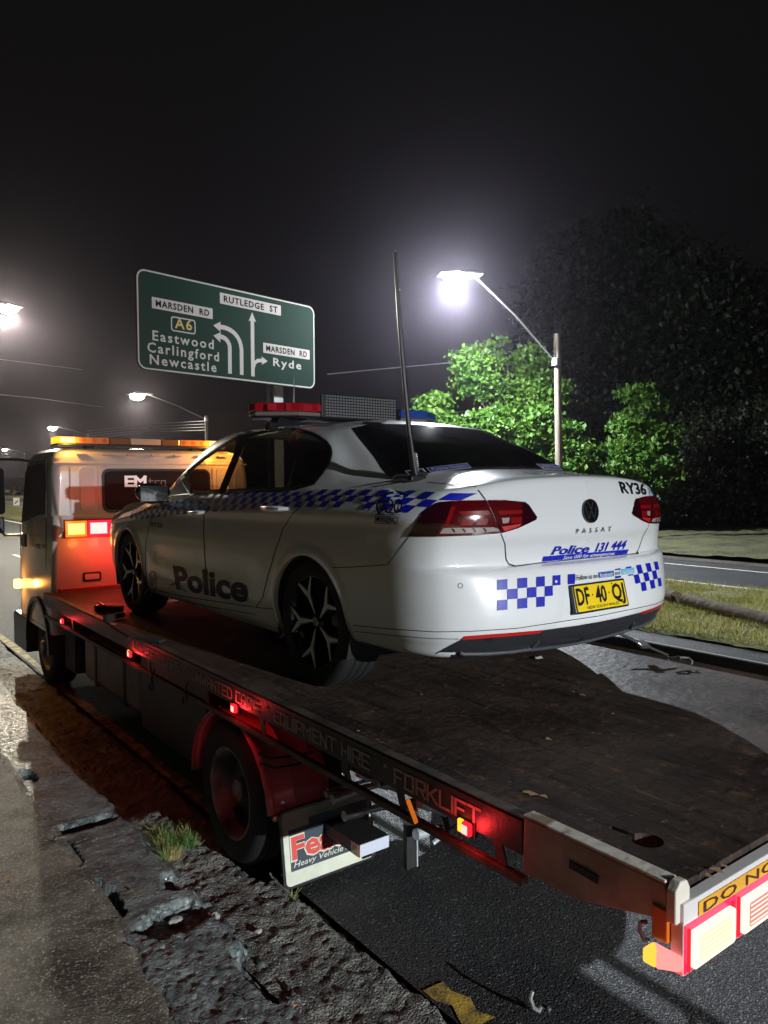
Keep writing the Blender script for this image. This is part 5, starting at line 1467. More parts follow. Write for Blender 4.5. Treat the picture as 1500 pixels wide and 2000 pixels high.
# floor and inside
inn = empty('interior', (0, 0, 0), CAR); inn.location = (0, 0, 0)
mb = MB().box(-.76, .76, -.8, 3.3, .30, .32); mb.build('floor_pan', M['blackmatt'], inn)
MB().box(-.62, .62, -.85, -.24, .3, .85).build('boot_liner', M['seat'], inn)
MB().hexa([(-.7, -.22, .3), (.7, -.22, .3), (.7, .0, .3), (-.7, .0, .3), (-.62, -.5, 1.03), (.62, -.5, 1.03), (.62, -.30, 1.03), (-.62, -.30, 1.03)]).build('rear_seat_back', M['seat'], inn, bevel=.03)
MB().box(-.68, .68, 0, .5, .3, .52).build('rear_seat', M['seat'], inn, bevel=.04)
for sx in (-1, 1):
    for yb_, nm in ((.86, 'front_seat'),):
        MB().hexa([(sx * .38 - .24, yb_, .45), (sx * .38 + .24, yb_, .45), (sx * .38 + .24, yb_ + .16, .45), (sx * .38 - .24, yb_ + .16, .45), (sx * .38 - .2, yb_ - .2, 1.08), (sx * .38 + .2, yb_ - .2, 1.08), (sx * .38 + .2, yb_ - .1, 1.08), (sx * .38 - .2, yb_ - .1, 1.08)]).build(nm, M['seat'], inn, bevel=.05)
        MB().box(sx * .38 - .12, sx * .38 + .12, yb_ - .22, yb_ - .12, 1.11, 1.26).build('headrest', M['seat'], inn, bevel=.04)
    MB().box(sx * .38 - .25, sx * .38 + .25, 1.0, 1.5, .4, .58).build('seat_cushion', M['seat'], inn, bevel=.04)
    MB().box(sx * .4 - .12, sx * .4 + .12, -.40, -.33, 1.03, 1.14).build('headrest', M['seat'], inn, bevel=.03)
MB().box(-.72, .72, 2.05, 2.45, .5, .86).build('dashboard', M['seat'], inn, bevel=.05)
mb = MB(); mb.tube([(.38 + .18 * math.cos(a / 20 * 6.283), 1.83 - .05 * math.sin(a / 20 * 6.283), .9 + .17 * math.sin(a / 20 * 6.283)) for a in range(21)], .014, 8); mb.build('steering_wheel', M['seat'], inn, smooth=True)

# wheel arch liners and lips
for sx in (-1, 1):
    for yc_ in (0, 2.791):
        mb = MB(); mb.lathe([(.352, 0), (.352, -.30), (.02, -.30)], (0, 0, 0), 'x', 48)
        mb.v = [(sx * (.885 + v[0]), yc_ + v[1], .333 + v[2]) for v in mb.v]
        keepf = []
        mb.f = [f for f in mb.f if min(mb.v[i][2] for i in f) > .18]; mb.m = [0] * len(mb.f)
        mb.build('arch_liner', M['blackmatt'], CAR, smooth=True)
        # lip hugging the cut edge
        mb = MB(); prof = []
        for i in range(41):
            a = math.radians(-22 + (209 if yc_ == 0 else 224) * i / 40); prof.append(a)
        for a in prof:
            for rr_, lift in ((.349, -.02), (.349, .004), (.362, .006)):
                y_, z_ = yc_ + rr_ * math.cos(a), .333 + rr_ * math.sin(a)
                y2_, z2_ = yc_ + (rr_ + .008) * math.cos(a), .333 + (rr_ + .008) * math.sin(a)
                h_ = BVH.ray_cast(Vector((sx * 1.5, y2_, z2_)), Vector((-sx, 0, 0)))
                xx = abs(h_[0].x) if h_[0] is not None else .88
                mb.v.append((sx * (xx + lift), y_, z_))
        for i in range(40):
            for j in range(2): mb.f.append((3 * i + j, 3 * i + j + 1, 3 * i + 4 + j, 3 * i + 3 + j)); mb.m.append(0)
        mb.build('arch_lip', M['white'], CAR, smooth=True)

# ---- wheels
def car_wheel(x, y, s):
    R = .333; w = empty('wheel', (0, 0, 0), CAR); w.location = Vector((x, y, R)) - CAR.location; c = (x, y, R)
    pr_ = [(.236, -.004), (.243, .006), (.29, .012), (.315, .004)]
    tr_ = [(.327, -.008)]
    for k_ in range(4): tr_ += [(R, -.022 - k_ * .045), (R, -.052 - k_ * .045), (R - .008, -.054 - k_ * .045), (R - .008, -.06 - k_ * .045)]
    pr_ += tr_ + [(.32, -.21), (.26, -.22), (.23, -.2)]
    MB().lathe([(r0, h * s) for r0, h in pr_], c, 'x', 64).build('tyre', M['tyre'], w, smooth=True)
    MB().lathe([(r0, h * s) for r0, h in [(.0, -.06), (.16, -.07), (.2, -.09), (.215, -.05), (.226, -.02), (.233, -.002), (.241, .0), (.241, -.01), (.236, -.05), (.23, -.18)]], c, 'x', 64).build('rim', M['gloss'], w, smooth=True)
    MB().lathe([(.2365, .003 * s), (.2385, .0045 * s), (.2405, .003 * s), (.2385, .0005 * s)], c, 'x', 64).build('rim_edge', M['satingrey'], w, smooth=True)
    MB().lathe([(0, -.012 * s), (.028, -.012 * s), (.033, -.02 * s), (.05, -.03 * s), (.06, -.07 * s)], c, 'x', 32).build('hub_cap', M['gloss'], w, smooth=True)
    MB().lathe([(.024, -.0105 * s), (.026, -.009 * s), (.028, -.0105 * s)], c, 'x', 24).build('hub_ring', M['chrome'], w, smooth=True)
    dk_ = MB(); br = MB()
    def P(r0, ang, h): a = math.radians(ang); return (c[0] + h * s, c[1] - r0 * math.sin(a) * 1., c[2] + r0 * math.cos(a))
    for k_ in range(5):
        A_ = -21 + 72 * k_
        if s > 0: A_ = -A_
        for (r0, a0, w0, h0), (r1, a1, w1, h1) in (((.040, A_ + 2, .006, -.018), (.158, A_ - 3, .030, -.006)), ((.148, A_ - 4, .026, -.0055), (.236, A_ - 18, .011, .0)), ((.148, A_ - 2, .022, -.0065), (.236, A_ + 15, .009, .0))):
            p0, p1 = Vector(P(r0, a0, h0)), Vector(P(r1, a1, h1)); dd = (p1 - p0).normalized(); sd = dd.cross(Vector((1, 0, 0))).normalized()
            br.add([p0 + sd * w0 / 2, p1 + sd * w1 / 2, p1 - sd * w1 / 2, p0 - sd * w0 / 2], [(0, 1, 2, 3)])
            e = Vector((-.002 * s, 0, 0)); e2 = Vector((-.045 * s, 0, 0)); k2 = 1.7
            dk_.hexa([p0 + sd * w0 / 2 * k2 + e2, p1 + sd * w1 / 2 * k2 + e2, p1 - sd * w1 / 2 * k2 + e2, p0 - sd * w0 / 2 * k2 + e2, p0 + sd * w0 / 2 * k2 + e, p1 + sd * w1 / 2 * k2 + e, p1 - sd * w1 / 2 * k2 + e, p0 - sd * w0 / 2 * k2 + e])
    dk_.build('spokes', M['gloss'], w); br.build('machined_spoke_face', M['spoke'], w, fixn=False)
    MB().lathe([(0, -.13 * s), (.155, -.13 * s), (.16, -.14 * s)], c, 'x', 40).build('brake_disc', M['truckrim'], w)
    return w
M['spoke'] = pmat('machined_alloy', (.8, .78, .74), .38, .2)
for y in (0, 2.791):
    car_wheel(-.868, y, -1); car_wheel(.868, y, 1)

# ---- door mirrors, handles
for sx in (-1, 1):
    m_ = empty('door_mirror', (0, 0, 0), CAR); m_.location = Vector((sx * .98, 1.98, .98)) - CAR.location
    bm = bmesh.new(); bmesh.ops.create_uvsphere(bm, u_segments=24, v_segments=14, radius=1)
    for v in bm.verts:
        x, y, z = v.co; y = max(y, -.35)
        v.co = (x * .125 * (1 + .15 * z), y * .085, z * .075 * (1 - .12 * x * sx * -1))
    me = bpy.data.meshes.new('mirror_housing'); bm.to_mesh(me); bm.free(); me.materials.append(M['gloss']); me.shade_smooth()
    o = bpy.data.objects.new('mirror_housing', me); COL.objects.link(o); o.parent = m_
    MB().box(-.1, .1, -.034, -.031, -.055, .055).build('mirror_glass', M['chrome'], m_, local=True, bevel=.001)
    MB().hexa([(-sx * .16, -.03, -.1), (-sx * .08, -.03, -.09), (-sx * .08, .05, -.09), (-sx * .16, .05, -.1), (-sx * .16, -.03, -.05), (-sx * .0, -.03, -.05), (-sx * .0, .05, -.05), (-sx * .16, .05, -.05)]).build('mirror_stalk', M['gloss'], m_, local=True, bevel=.01)
for (px0, py0, px1, py1, nm) in ((515, 992, 562, 994, 'rear'), (371, 1003, 402, 1001, 'front')):
    p0, n0 = BH(px0, py0); p1, n1 = BH(px1, py1)
    for sx in (-1, 1):
        f = lambda p_, o_: Vector((p_.x * (1 if sx < 0 else -1), p_.y, p_.z)) + Vector((sx * o_, 0, 0))
        mb = MB(); mid = p0.lerp(p1, .5)
        mb.tube([f(p0, .0), f(p0.lerp(p1, .12), .022), f(mid, .034), f(p0.lerp(p1, .88), .028), f(p1, .0)], [.010, .014, .016, .016, .010], 12)
        mb.build('door_handle', M['white'], CAR, smooth=True)

# ---- panel gaps and painted crease shade (left and mirrored right)
def gap(name, pts, w=1.7, mat=None, both=True, off=.0012):
    return cast_patch(name, ribbon(pts, w), mat or M['gap'], CAR, off, mirror=both, both=both)
ctr = lambda x, y, z: tuple(topx(np.array([[x, y, z]]))[0][0])
gap('door_gap', [(399, 985), (398, 1040), (402, 1120), (407, 1163)])
gap('door_gap', [(609, 958), (590, 988), (572, 1003), (552, 1035), (537, 1080), (522, 1130), (513, 1168), (500, 1186)])
gap('door_gap', [(300, 990), (285, 1060), (284, 1110), (290, 1149)], 1.2)
gap('sill_gap', [(283, 1147), (350, 1163), (405, 1172), (500, 1186), (536, 1190)], 1.6)
gap('sill_gap', [(300, 1160), (405, 1184), (500, 1200)], 1.3)
gap('lid_gap', [(835, 942), (880, 946), (928, 950)], 1.3)
gap('lid_gap', [(928, 950), (948, 976)], 2.6)
gap('lid_gap', [(978, 1042), (986, 1062), (988, 1092), (993, 1101), (1006, 1106), ctr(-.3, -1.035, .688), ctr(0, -1.04, .690)], 2.2)
gap('bumper_gap', [(799, 1048), (757, 1103), (700, 1107), (648, 1109)], 1.5)
gap('bumper_crease_shade', [(690, 1221), (760, 1228), (848, 1234), (920, 1233), (1010, 1227), ctr(0, -1.12, .425)], 1.5)  # shade along the bumper crease, drawn as a dark strip
gap('bumper_crease_shade', [(694, 1233), (760, 1240), (840, 1247), (895, 1248)], 1.2)  # lower crease shade, also a dark strip on the paint

# ---- tail lamps
def lamp_side(mir):
    tl = empty('tail_lamp', (0, 0, 0), CAR); tl.location = (0, 0, 0)
    outer = [(799, 1047.5), (812, 1022), (828, 1003), (843, 990), (856, 982), (880, 979.5), (915, 978), (948, 977.5), (962, 1006), (977, 1041), (930, 1045), (850, 1048)]
    innr = [(951, 977.5), (985, 977.5), (1024, 981), (1031, 986), (1047.5, 1010), (1046, 1015), (1010, 1032), (979.5, 1041), (965, 1006)]
    cast_patch('outer_lens', cut_poly(outer, 11), M['lampred'], tl, .007, mirror=mir)
    cast_patch('inner_lens', cut_poly(innr, 11), M['lampred'], tl, .007, mirror=mir)
    cast_patch('smoked_lens', cut_poly([(799.5, 1047.2), (813, 1022), (829, 1003), (844, 990), (857, 982.7), (884, 980.5), (876, 1005), (862, 1028), (853, 1047.5)], 10), M['lampdark'], tl, .0078, mirror=mir)
    cast_patch('smoked_lens', cut_poly([(1018, 981.2), (1024, 981.6), (1031, 987), (1047, 1010), (1045, 1014.6), (1019, 1027), (1018, 1005)], 10), M['lampdark'], tl, .0078, mirror=mir)
    for poly, m_ in (([(881, 991), (889, 992), (880, 1014), (874, 1026), (868, 1026)], 'lampbright'), ([(893, 1000), (953, 998), (957, 1006), (903, 1007)], 'lampbright'), ([(901, 1015), (924, 1014.5), (921, 1026), (899, 1026.5)], 'lampbright'),
                     ([(931, 1014), (952, 1013.5), (949, 1025), (929, 1025.5)], 'lampbright'), ([(866, 1031), (962, 1030), (970, 1032), (974, 1037.5), (900, 1041.5), (859, 1042)], 'lampclear'),
                     ([(971, 998), (1018, 996.5), (1018, 1003), (974, 1006)], 'lampbright'), ([(978, 1012), (993, 1011), (992, 1021), (980, 1022.5)], 'lampclear'), ([(996, 1011), (1017, 1010), (1016, 1022), (996, 1022)], 'lampbright'),
                     ([(978, 1029), (1016, 1022.8), (1012, 1028), (984, 1037.5)], 'reflred')):
        cast_patch('lamp_element', cut_poly(poly, 12), M[m_], tl, .0086, mirror=mir)
    for q in ((880, 1032, 1041), (900, 1032, 1041), (920, 1031.5, 1040.5), (940, 1031, 1040)):
        cast_patch('lens_rib', ([(q[0], q[1]), (q[0] + 5, q[1]), (q[0] + 9, q[2] - 2), (q[0] + 6, q[2] - 1)], [(0, 1, 2, 3)]), M['lampred'], tl, .0095, mirror=mir)
lamp_side(False); lamp_side(True)

# ---- lower bumper: reflectors, dark diffuser, trim bars
for mir in (False, True):
    ob = ctr(0, -1.1, .245); ot = ctr(0, -1.12, .395)
    cast_patch('rear_diffuser', cut_poly(smoothpoly([(838, 1284), (866, 1267), (897, 1250), (950, 1246), (1052, 1236.5), (1062, 1229.5), ot, ctr(0, -1.06, .26), (1030, 1271), (960, 1281), (880, 1288)], 0), 14), M['satin'], CAR, .004, mirror=mir)
    cast_patch('rear_reflector', cut_poly([(900, 1248.5), (908, 1241.5), (985, 1235.5), (1061, 1229), (1052, 1235.5), (985, 1242)], 14), M['reflred'], CAR, .0055, mirror=mir)
    pts = [(897, 1273), (905, 1276), (950, 1275), (1000, 1271), (1035, 1266), (1050, 1250)]
    P_ = [BH(*p_) for p_ in pts]
    s_ = -1 if mir else 1
    MB().tube([((p_ + n_ * .006).x * s_, (p_ + n_ * .006).y, (p_ + n_ * .006).z) for p_, n_ in P_], .0085, 8).build('exhaust_trim', M['satingrey'], CAR, smooth=True)
    P_ = [BH(*p_) for p_ in ((1035, 1267), (1075, 1262), (1110, 1257), ctr(0, -1.03, .29))]
    MB().tube([((p_ + n_ * .006).x * s_, (p_ + n_ * .006).y, (p_ + n_ * .006).z) for p_, n_ in P_], .008, 8).build('diffuser_bar', M['satingrey'], CAR, smooth=True)
    cast_patch('parking_sensor', ring_patch([(899 + 5 * math.cos(a / 12 * 6.283), 1144 + 5.2 * math.sin(a / 12 * 6.283)) for a in range(12)], [(899 + 4 * math.cos(a / 12 * 6.283), 1144 + 4.2 * math.sin(a / 12 * 6.283)) for a in range(12)]), M['gap'], CAR, .0015, mirror=mir)

# ---- number plate
NP = empty('number_plate', (0, 0, 0), CAR); NP.location = Vector((0, -1.13, .52)) - CAR.location
a0 = Vector((-.195, -1.149, .456)); ex = Vector((1, 0, 0)); ez = (Vector((-.195, -1.117, .587)) - a0); Hh = ez.length; ez.normalize(); en = ex.cross(ez)
if en.y > 0: en = -en
PLF = lambda u, v, d: a0 + ex * u + ez * v + en * d
MB().prism(rrect(0, .39, 0, Hh, .008, 3), PLF, -.016, .004).build('plate_frame', M['black'], NP, bevel=.002)
MB().prism(rrect(.011, .379, .009, Hh - .009, .006, 3), PLF, .0045, .006).build('plate_face', pmat('plate_yellow', (.86, .60, .01), .4), NP)
pk = pmat('plate_black', (.008, .008, .008), .4)
for s_, u0, u1 in (('DF', .018, .108), ('40', .152, .232), ('QJ', .275, .368)):
    put2d(MB(), text2d(s_, u1 - u0, .078, bold=.022, spacing=1.), lambda x, y, l: PLF(u0 + x, .040 + y, .008)).build('registration_lettering', pk, NP)
for u0 in (.13, .253):
    MB().prism([(u0 + .004 * math.cos(a / 10 * 6.283), .078 + .004 * math.sin(a / 10 * 6.283)) for a in range(10)], PLF, .0065, .008).build('plate_dot', pk, NP)
put2d(MB(), text2d('NEW SOUTH WALES', .235, .014, bold=.0), lambda x, y, l: PLF(.078 + x, .016 + y, .0075)).build('state_lettering', pk, NP)
for u0 in (.095, .283):
    MB().prism([(u0 + .0035 * math.cos(a / 8 * 6.283), Hh - .018 + .0035 * math.sin(a / 8 * 6.283)) for a in range(8)], PLF, .0065, .009).build('plate_screw', pk, NP)

# ---- badge and boot lettering
c0, nb = BH(1153, 998); nb = Vector((0, nb.y, nb.z)).normalized(); up_ = Vector((1, 0, 0)).cross(nb); up_ = up_ if up_.z > 0 else -up_
c0.x = 0
BG = empty('badge', (0, 0, 0), CAR); BG.location = c0 - CAR.location
BF_ = lambda u, v, d: c0 + Vector((1, 0, 0)) * u + up_ * v + nb * d
rb = .057
circ = lambda r0, n_=40: [(r0 * math.cos(i / n_ * 6.28318), r0 * math.sin(i / n_ * 6.28318)) for i in range(n_)]
MB().prism(circ(rb), BF_, -.004, .006).build('badge_disc', M['gloss'], BG)
mb = MB(); o1, i1 = circ(rb), circ(rb * .86); n_ = 40
for A_, B_, d in ((o1, i1, .0085),):
    mb.add([BF_(u, v, d) for u, v in A_] + [BF_(u, v, d) for u, v in B_] + [BF_(u, v, .006) for u, v in A_] + [BF_(u, v, .006) for u, v in B_], [(i, (i + 1) % n_, n_ + (i + 1) % n_, n_ + i) for i in range(n_)] + [(i, (i + 1) % n_, 2 * n_ + (i + 1) % n_, 2 * n_ + i) for i in range(n_)] + [(n_ + i, n_ + (i + 1) % n_, 3 * n_ + (i + 1) % n_, 3 * n_ + i) for i in range(n_)])
mb.build('badge_ring', M['badge'] if 'badge' in M else pmat('black_chrome', (.08, .085, .09), .15, .8), BG)
mb = MB(); q_ = rb * .86
for pts in (((-.42, .88), (0, .12), (.42, .88)), ((-.86, .45), (-.42, -.78), (0, .02), (.42, -.78), (.86, .45))):
    for (x0, y0), (x1, y1) in zip(pts[:-1], pts[1:]):
        mb.bar(BF_(x0 * q_, y0 * q_, .007), BF_(x1 * q_, y1 * q_, .007), .0068, .003, up=tuple(nb))
mb.build('badge_letters', pmat('black_chrome_letters', (.16, .17, .18), .15, .8), BG)


def decal(s, TL, TR, BR, BL, mat, name='lettering', bold=.02, shear=0, spacing=1., off=.003, parent=None, both=False, sub=2):
    vf = text2d(s, 1., .25, bold=bold, shear=shear, spacing=spacing, subdiv=sub)
    return cast_patch(name, quadmap(vf, TL, TR, BR, BL, 1., .25), mat, parent or CAR, off, smooth=False, mirror=both, both=both, subdiv=5)


M['boot'] = pmat('black_lettering', (.01, .01, .01), .3, coat=.5)
decal('PASSAT', (1124.5, 1032.5), (1194, 1027.5), (1192, 1036.5), (1124.5, 1041.5), M['boot'], 'model_lettering', .004, spacing=2.1, off=.005)
decal('RY36', (1207, 940), (1258, 945), (1263, 966), (1214, 962.5), M['boot'], 'fleet_number', .028, sub=4)
for (L_, T0, T1, B1, B0) in (('Police', (1079, 1066.5), (1152, 1062), (1149, 1079), (1075, 1083)), ('131 444', (1165, 1060), (1224, 1054), (1220, 1071), (1161, 1077))):
    decal(L_, T0, T1, B1, B0, M['blue'], 'boot_lettering', .026, .22, sub=4, off=.004)
cast_patch('boot_stripe', cut_poly([(1061, 1086.5), (1227, 1072.5), (1223.5, 1082), (1058, 1097)], 14), M['blue'], CAR, .003)
decal('Save 000 for emergencies', (1100, 1085), (1200, 1076.3), (1198, 1083.5), (1098, 1092.5), M['decalwhite'], 'stripe_lettering', .008, .25, off=.0045)

# ---- chequers on the rear bumper
ce = [530, 585, 640, 692, 742, 787, 830, 872, 912, 950]
tp_ = lambda x: 785 - (x - 530) * .078; bt_ = lambda x: 951 - (x - 530) * .085
cpx = lambda x, y: (780 + x * .36, 850 + y * .36)
chk = []
for r0 in range(3):
    for k_ in range(9):
        if (k_ + r0) % 2 or (r0 == 1 and k_ > 6) or (r0 == 2 and k_ > 5): continue
        x0, x1 = ce[k_], ce[k_ + 1]
        y = lambda x, j: tp_(x) + (bt_(x) - tp_(x)) * j / 3
        q = [cpx(x0, y(x0, r0)), cpx(x1, y(x1, r0)), cpx(x1, y(x1, r0 + 1)), cpx(x0, y(x0, r0 + 1))]
        chk.append(q)
for mir in (False, True):
    for q in chk: cast_patch('bumper_chequer', cut_poly(q, 8), M['blue'], CAR, .003, mirror=mir)
    dot = [(1085 + 2.6 * math.cos(a / 10 * 6.283), 1136 + 2.8 * math.sin(a / 10 * 6.283)) for a in range(10)]
    cast_patch('parking_sensor', (dot, [tuple(range(10))]), M['decalwhite'], CAR, .0045, mirror=mir)
cast_patch('social_strip', cut_poly([(1122, 1122), (1236, 1110), (1237, 1121), (1122, 1134)], 12), M['decalwhite'], CAR, .006)
decal('Follow us on', (1124, 1123.5), (1164, 1119), (1164, 1128.5), (1124, 1133), M['boot'], 'social_lettering', 0, off=.008)
cast_patch('social_box', cut_poly([(1166, 1118), (1196, 1114), (1196.5, 1124.5), (1167, 1128.5)], 10), pmat('social_blue', (.03, .12, .45), .4), CAR, .008)
decal('facebook', (1168.5, 1120), (1194, 1116.5), (1194, 1123.5), (1169, 1127), M['decalwhite'], 'social_lettering', .01, off=.0095)
decal('and', (1198.5, 1115), (1208, 1114), (1208, 1121), (1198.5, 1122.3), M['boot'], 'social_lettering', 0, off=.008)
cast_patch('social_box', cut_poly([(1210, 1112), (1236, 1108.5), (1236.5, 1119.5), (1211, 1122.5)], 10), pmat('social_cyan', (.12, .48, .72), .4), CAR, .008)
decal('twitter', (1212, 1114), (1234.5, 1110.5), (1234.5, 1118), (1212, 1121.5), M['decalwhite'], 'social_lettering', .01, off=.0095)

# ---- side chequer band, three rows, both sides
topz = [BH(x, y)[0] for x, y in ((285, 990), (340, 976), (430, 963), (520, 959.5), (612, 955.5), (723, 956), (800, 958), (888, 964))]
botz = [BH(x, y)[0] for x, y in ((280, 1015), (340, 1007), (430, 999.5), (520, 993.5), (612, 990.5), (720, 993), (790, 999), (850, 1006))]
fy = lambda L_: (np.array([p_.y for p_ in L_])[::-1], np.array([p_.z for p_ in L_])[::-1])
def zat(L_, y):
    a_, b2 = fy(L_); o_ = np.argsort(a_); return float(np.interp(y, a_[o_], b2[o_]))
def side_quad(name, pts4, mat, sx, off=.003, n_=3, parent=None):
    """patch on the flank given (y, z) corners"""
    mb = MB(); P_ = []
    for i in range(n_ + 1):
        for j in range(n_ + 1):
            u, v = i / n_, j / n_
            y = (pts4[0][0] * (1 - u) + pts4[1][0] * u) * (1 - v) + (pts4[3][0] * (1 - u) + pts4[2][0] * u) * v
            z = (pts4[0][1] * (1 - u) + pts4[1][1] * u) * (1 - v) + (pts4[3][1] * (1 - u) + pts4[2][1] * u) * v
            h_ = BVH.ray_cast(Vector((sx * 1.6, y, z)), Vector((-sx, 0, 0)))
            if h_[0] is None: return None
            P_.append((h_[0].x + sx * off, y, z + .0005))
    m_ = n_ + 1
    mb.add(P_, [(i * m_ + j, (i + 1) * m_ + j, (i + 1) * m_ + j + 1, i * m_ + j + 1) for i in range(n_) for j in range(n_)])
    return mb.build(name, mat, parent or CAR, smooth=True, fixn=False)
pit = .0615
for sx in (-1, 1):
    y = -.93; k_ = 0
    while y < 2.75:
        for r0 in range(3):
            if (k_ + r0) % 2: continue
            if -.55 < y < -.34 and r0 == 2: continue
            sl = .075
            def zz(yy, j): t_, b2 = zat(topz, yy), zat(botz, yy); return t_ + (b2 - t_) * j / 3
            q = []
            for yy, j in ((y, r0), (y + pit, r0), (y + pit, r0 + 1), (y, r0 + 1)):
                q.append((yy - sl * (1 - j / 3) + sl / 2, zz(yy, j)))
            side_quad('side_chequer', q, M['blue'], sx, parent=CAR)
        y += pit; k_ += 1
# 000 emergency mark behind the rear door
for mir in (False, True):
    for k_ in range(3):
        cx, cyy = 744 + 17 * k_, 989.5
        f = lambda rx, ry: [(cx + rx * math.cos(a / 20 * 6.283) + .35 * ry * math.sin(a / 20 * 6.283) * -.4, cyy + ry * math.sin(a / 20 * 6.283)) for a in range(20)]
        cast_patch('emergency_zero', ring_patch(f(8.5, 14), f(5.2, 10.5)), M['navy'], CAR, .0045, mirror=mir)
    arc_ = [(752 + 22 * (1 - math.cos(math.pi * i / 14)), 972 - 9.5 * math.sin(math.pi * i / 14)) for i in range(15)]
    cast_patch('emergency_arc', ribbon(arc_, 5), M['navy'], CAR, .0045, mirror=mir)
decal('EMERGENCY', (733, 1007), (781, 1008), (779, 1021), (732, 1019), M['navy'], 'emergency_lettering', .01)
for w0 in ([(732, 1005), (782, 1006)], [(731, 1021.5), (778, 1023.5)]): cast_patch('emergency_rule', ribbon(w0, 1.2), M['navy'], CAR, .0035)
decal('Police', (338, 1104), (484, 1121), (484, 1175), (345, 1149), M['navy'], 'side_lettering', .034, off=.004, sub=5)
decal('RY36', (296, 1019), (318, 1021), (318, 1031), (296, 1029), M['navy'], 'fleet_number', .01)
el = lambda rx, ry: [(298 + rx * math.cos(a / 20 * 6.283), 1136 + ry * math.sin(a / 20 * 6.283)) for a in range(20)]
cast_patch('crest_ring', ring_patch(el(8, 22), el(6.3, 19)), M['satingrey'], CAR, .003)
cast_patch('crest_shield', (el(4, 10), [tuple(range(20))]), M['satingrey'], CAR, .003)

# rear window stickers
for nm, quad, txt in (('window_sticker', [(832, 915), (912, 905.5), (921, 915), (843, 925)], 'Crime Stoppers'), ('window_sticker', [(1046, 907), (1086, 908), (1100, 919), (1062, 918)], 'NSW Police')):
    cast_patch(nm, cut_poly(quad, 12), M['decalwhite'], rw, .004)
    q = shrink(quad, 1.5); cast_patch('sticker_field', cut_poly(q, 12), M['blue'], rw, .0055)
    decal(txt, (q[0][0] + 4, q[0][1] + 1.2), (q[1][0] - 2, q[1][1] + 1.5), (q[2][0] - 4, q[2][1] - 1.5), (q[3][0] + 3, q[3][1] - 1.5), M['decalwhite'], 'sticker_lettering', .02, .15, off=.007, parent=rw)
cast_patch('window_sticker', cut_poly([(791, 921), (826, 916), (835, 925), (800, 931)], 12), M['decalwhite'], rw, .004)
cast_patch('sticker_field', cut_poly([(794, 922.5), (824, 918), (831, 924), (801, 928.5)], 12), M['navy'], rw, .0055)

# ---- whip aerial on the boot edge
AE = empty('whip_aerial', (0, 0, 0), CAR); q, _n = BH(811, 938); AE.location = q - CAR.location
zt_ = q.z
MB().box(q.x - .045, q.x + .045, q.y - .03, q.y + .03, q.z - .004, q.z + .022).build('aerial_clamp', M['black'], AE, bevel=.005)
MB().box(q.x - .01, q.x + .065, q.y - .018, q.y + .02, q.z + .022, q.z + .04).build('clamp_block', M['black'], AE, bevel=.004)
yy = q.y
pl = [H(x, y, 1, yy) for x, y in ((811, 928), (807, 905), (800, 850), (795, 800), (786, 700), (778, 600), (771, 492))]
MB().tube(pl[:3], [.019, .017, .014], 10).build('aerial_base', M['black'], AE, smooth=True)
MB().tube(pl[2:], [.012, .0115, .011, .010, .008], 8).build('whip', pmat('whip_black', (.015, .015, .018), .3), AE, smooth=True)
mb = MB(); a_, b2 = pl[0], pl[0].lerp(pl[2], .55)
mb.tube([a_.lerp(b2, i / 90) + Vector((.017 * math.cos(i * .9) + .006, .017 * math.sin(i * .9), 0)) for i in range(91)], .0022, 5); mb.build('coil', M['galv'], AE, smooth=True)
mb = MB(); mb.tube([H(x, y, 1, yy) for x, y in ((806, 932), (790, 928), (775, 928), (765, 934), (770, 938), (785, 936), (800, 938))], .005, 6); mb.build('cable', M['black'], AE, smooth=True)
mb = MB(); mb.tube([H(x, y, 1, yy) for x, y in ((772, 490), (776, 560), (781, 567))], .0035, 6); mb.build('whip_tip', M['galv'], AE, smooth=True)

# ---- roof light bar with the rear message board
LB = empty('roof_light_bar', (0, 0, 0), CAR); LB.location = Vector((0, .9, 1.47)) - CAR.location
yb0 = .86
M['barred'] = pmat('red_dome', (.5, .008, .02), .08, coat=1.); M['barblue'] = pmat('blue_dome', (.02, .1, .5), .08, coat=1.); M['barclear'] = pmat('clear_dome', (.3, .24, .22), .1, coat=1.)
def pod(x0, x1, mt, nm):
    s_ = -1 if x0 < 0 else 1
    def seg(z0, z1, m_, n2, ex_):
        xo, xi = (x0, x1) if s_ < 0 else (x1, x0)
        P2 = [(xi, .72), (xi, 1.04), (xo - s_ * .07, 1.04), (xo + s_ * ex_, .97), (xo + s_ * ex_, .88), (xo - s_ * .22, .72)]
        return MB().prism(P2, lambda u, v, d: (u, v, d), z0, z1).build(n2, m_, LB, bevel=.009)
    seg(1.492, 1.548, mt, nm, 0); seg(1.466, 1.4915, M['barclear'], 'clear_lens', -.004)
    seg(1.455, 1.4655, M['black'], 'bar_tray', -.02)
pod(-.735, -.285, M['barred'], 'red_lens'); pod(.285, .735, M['barblue'], 'blue_lens')
MB().box(-.283, .283, .75, 1.02, 1.457, 1.545).build('bar_centre', M['black'], LB, bevel=.01)
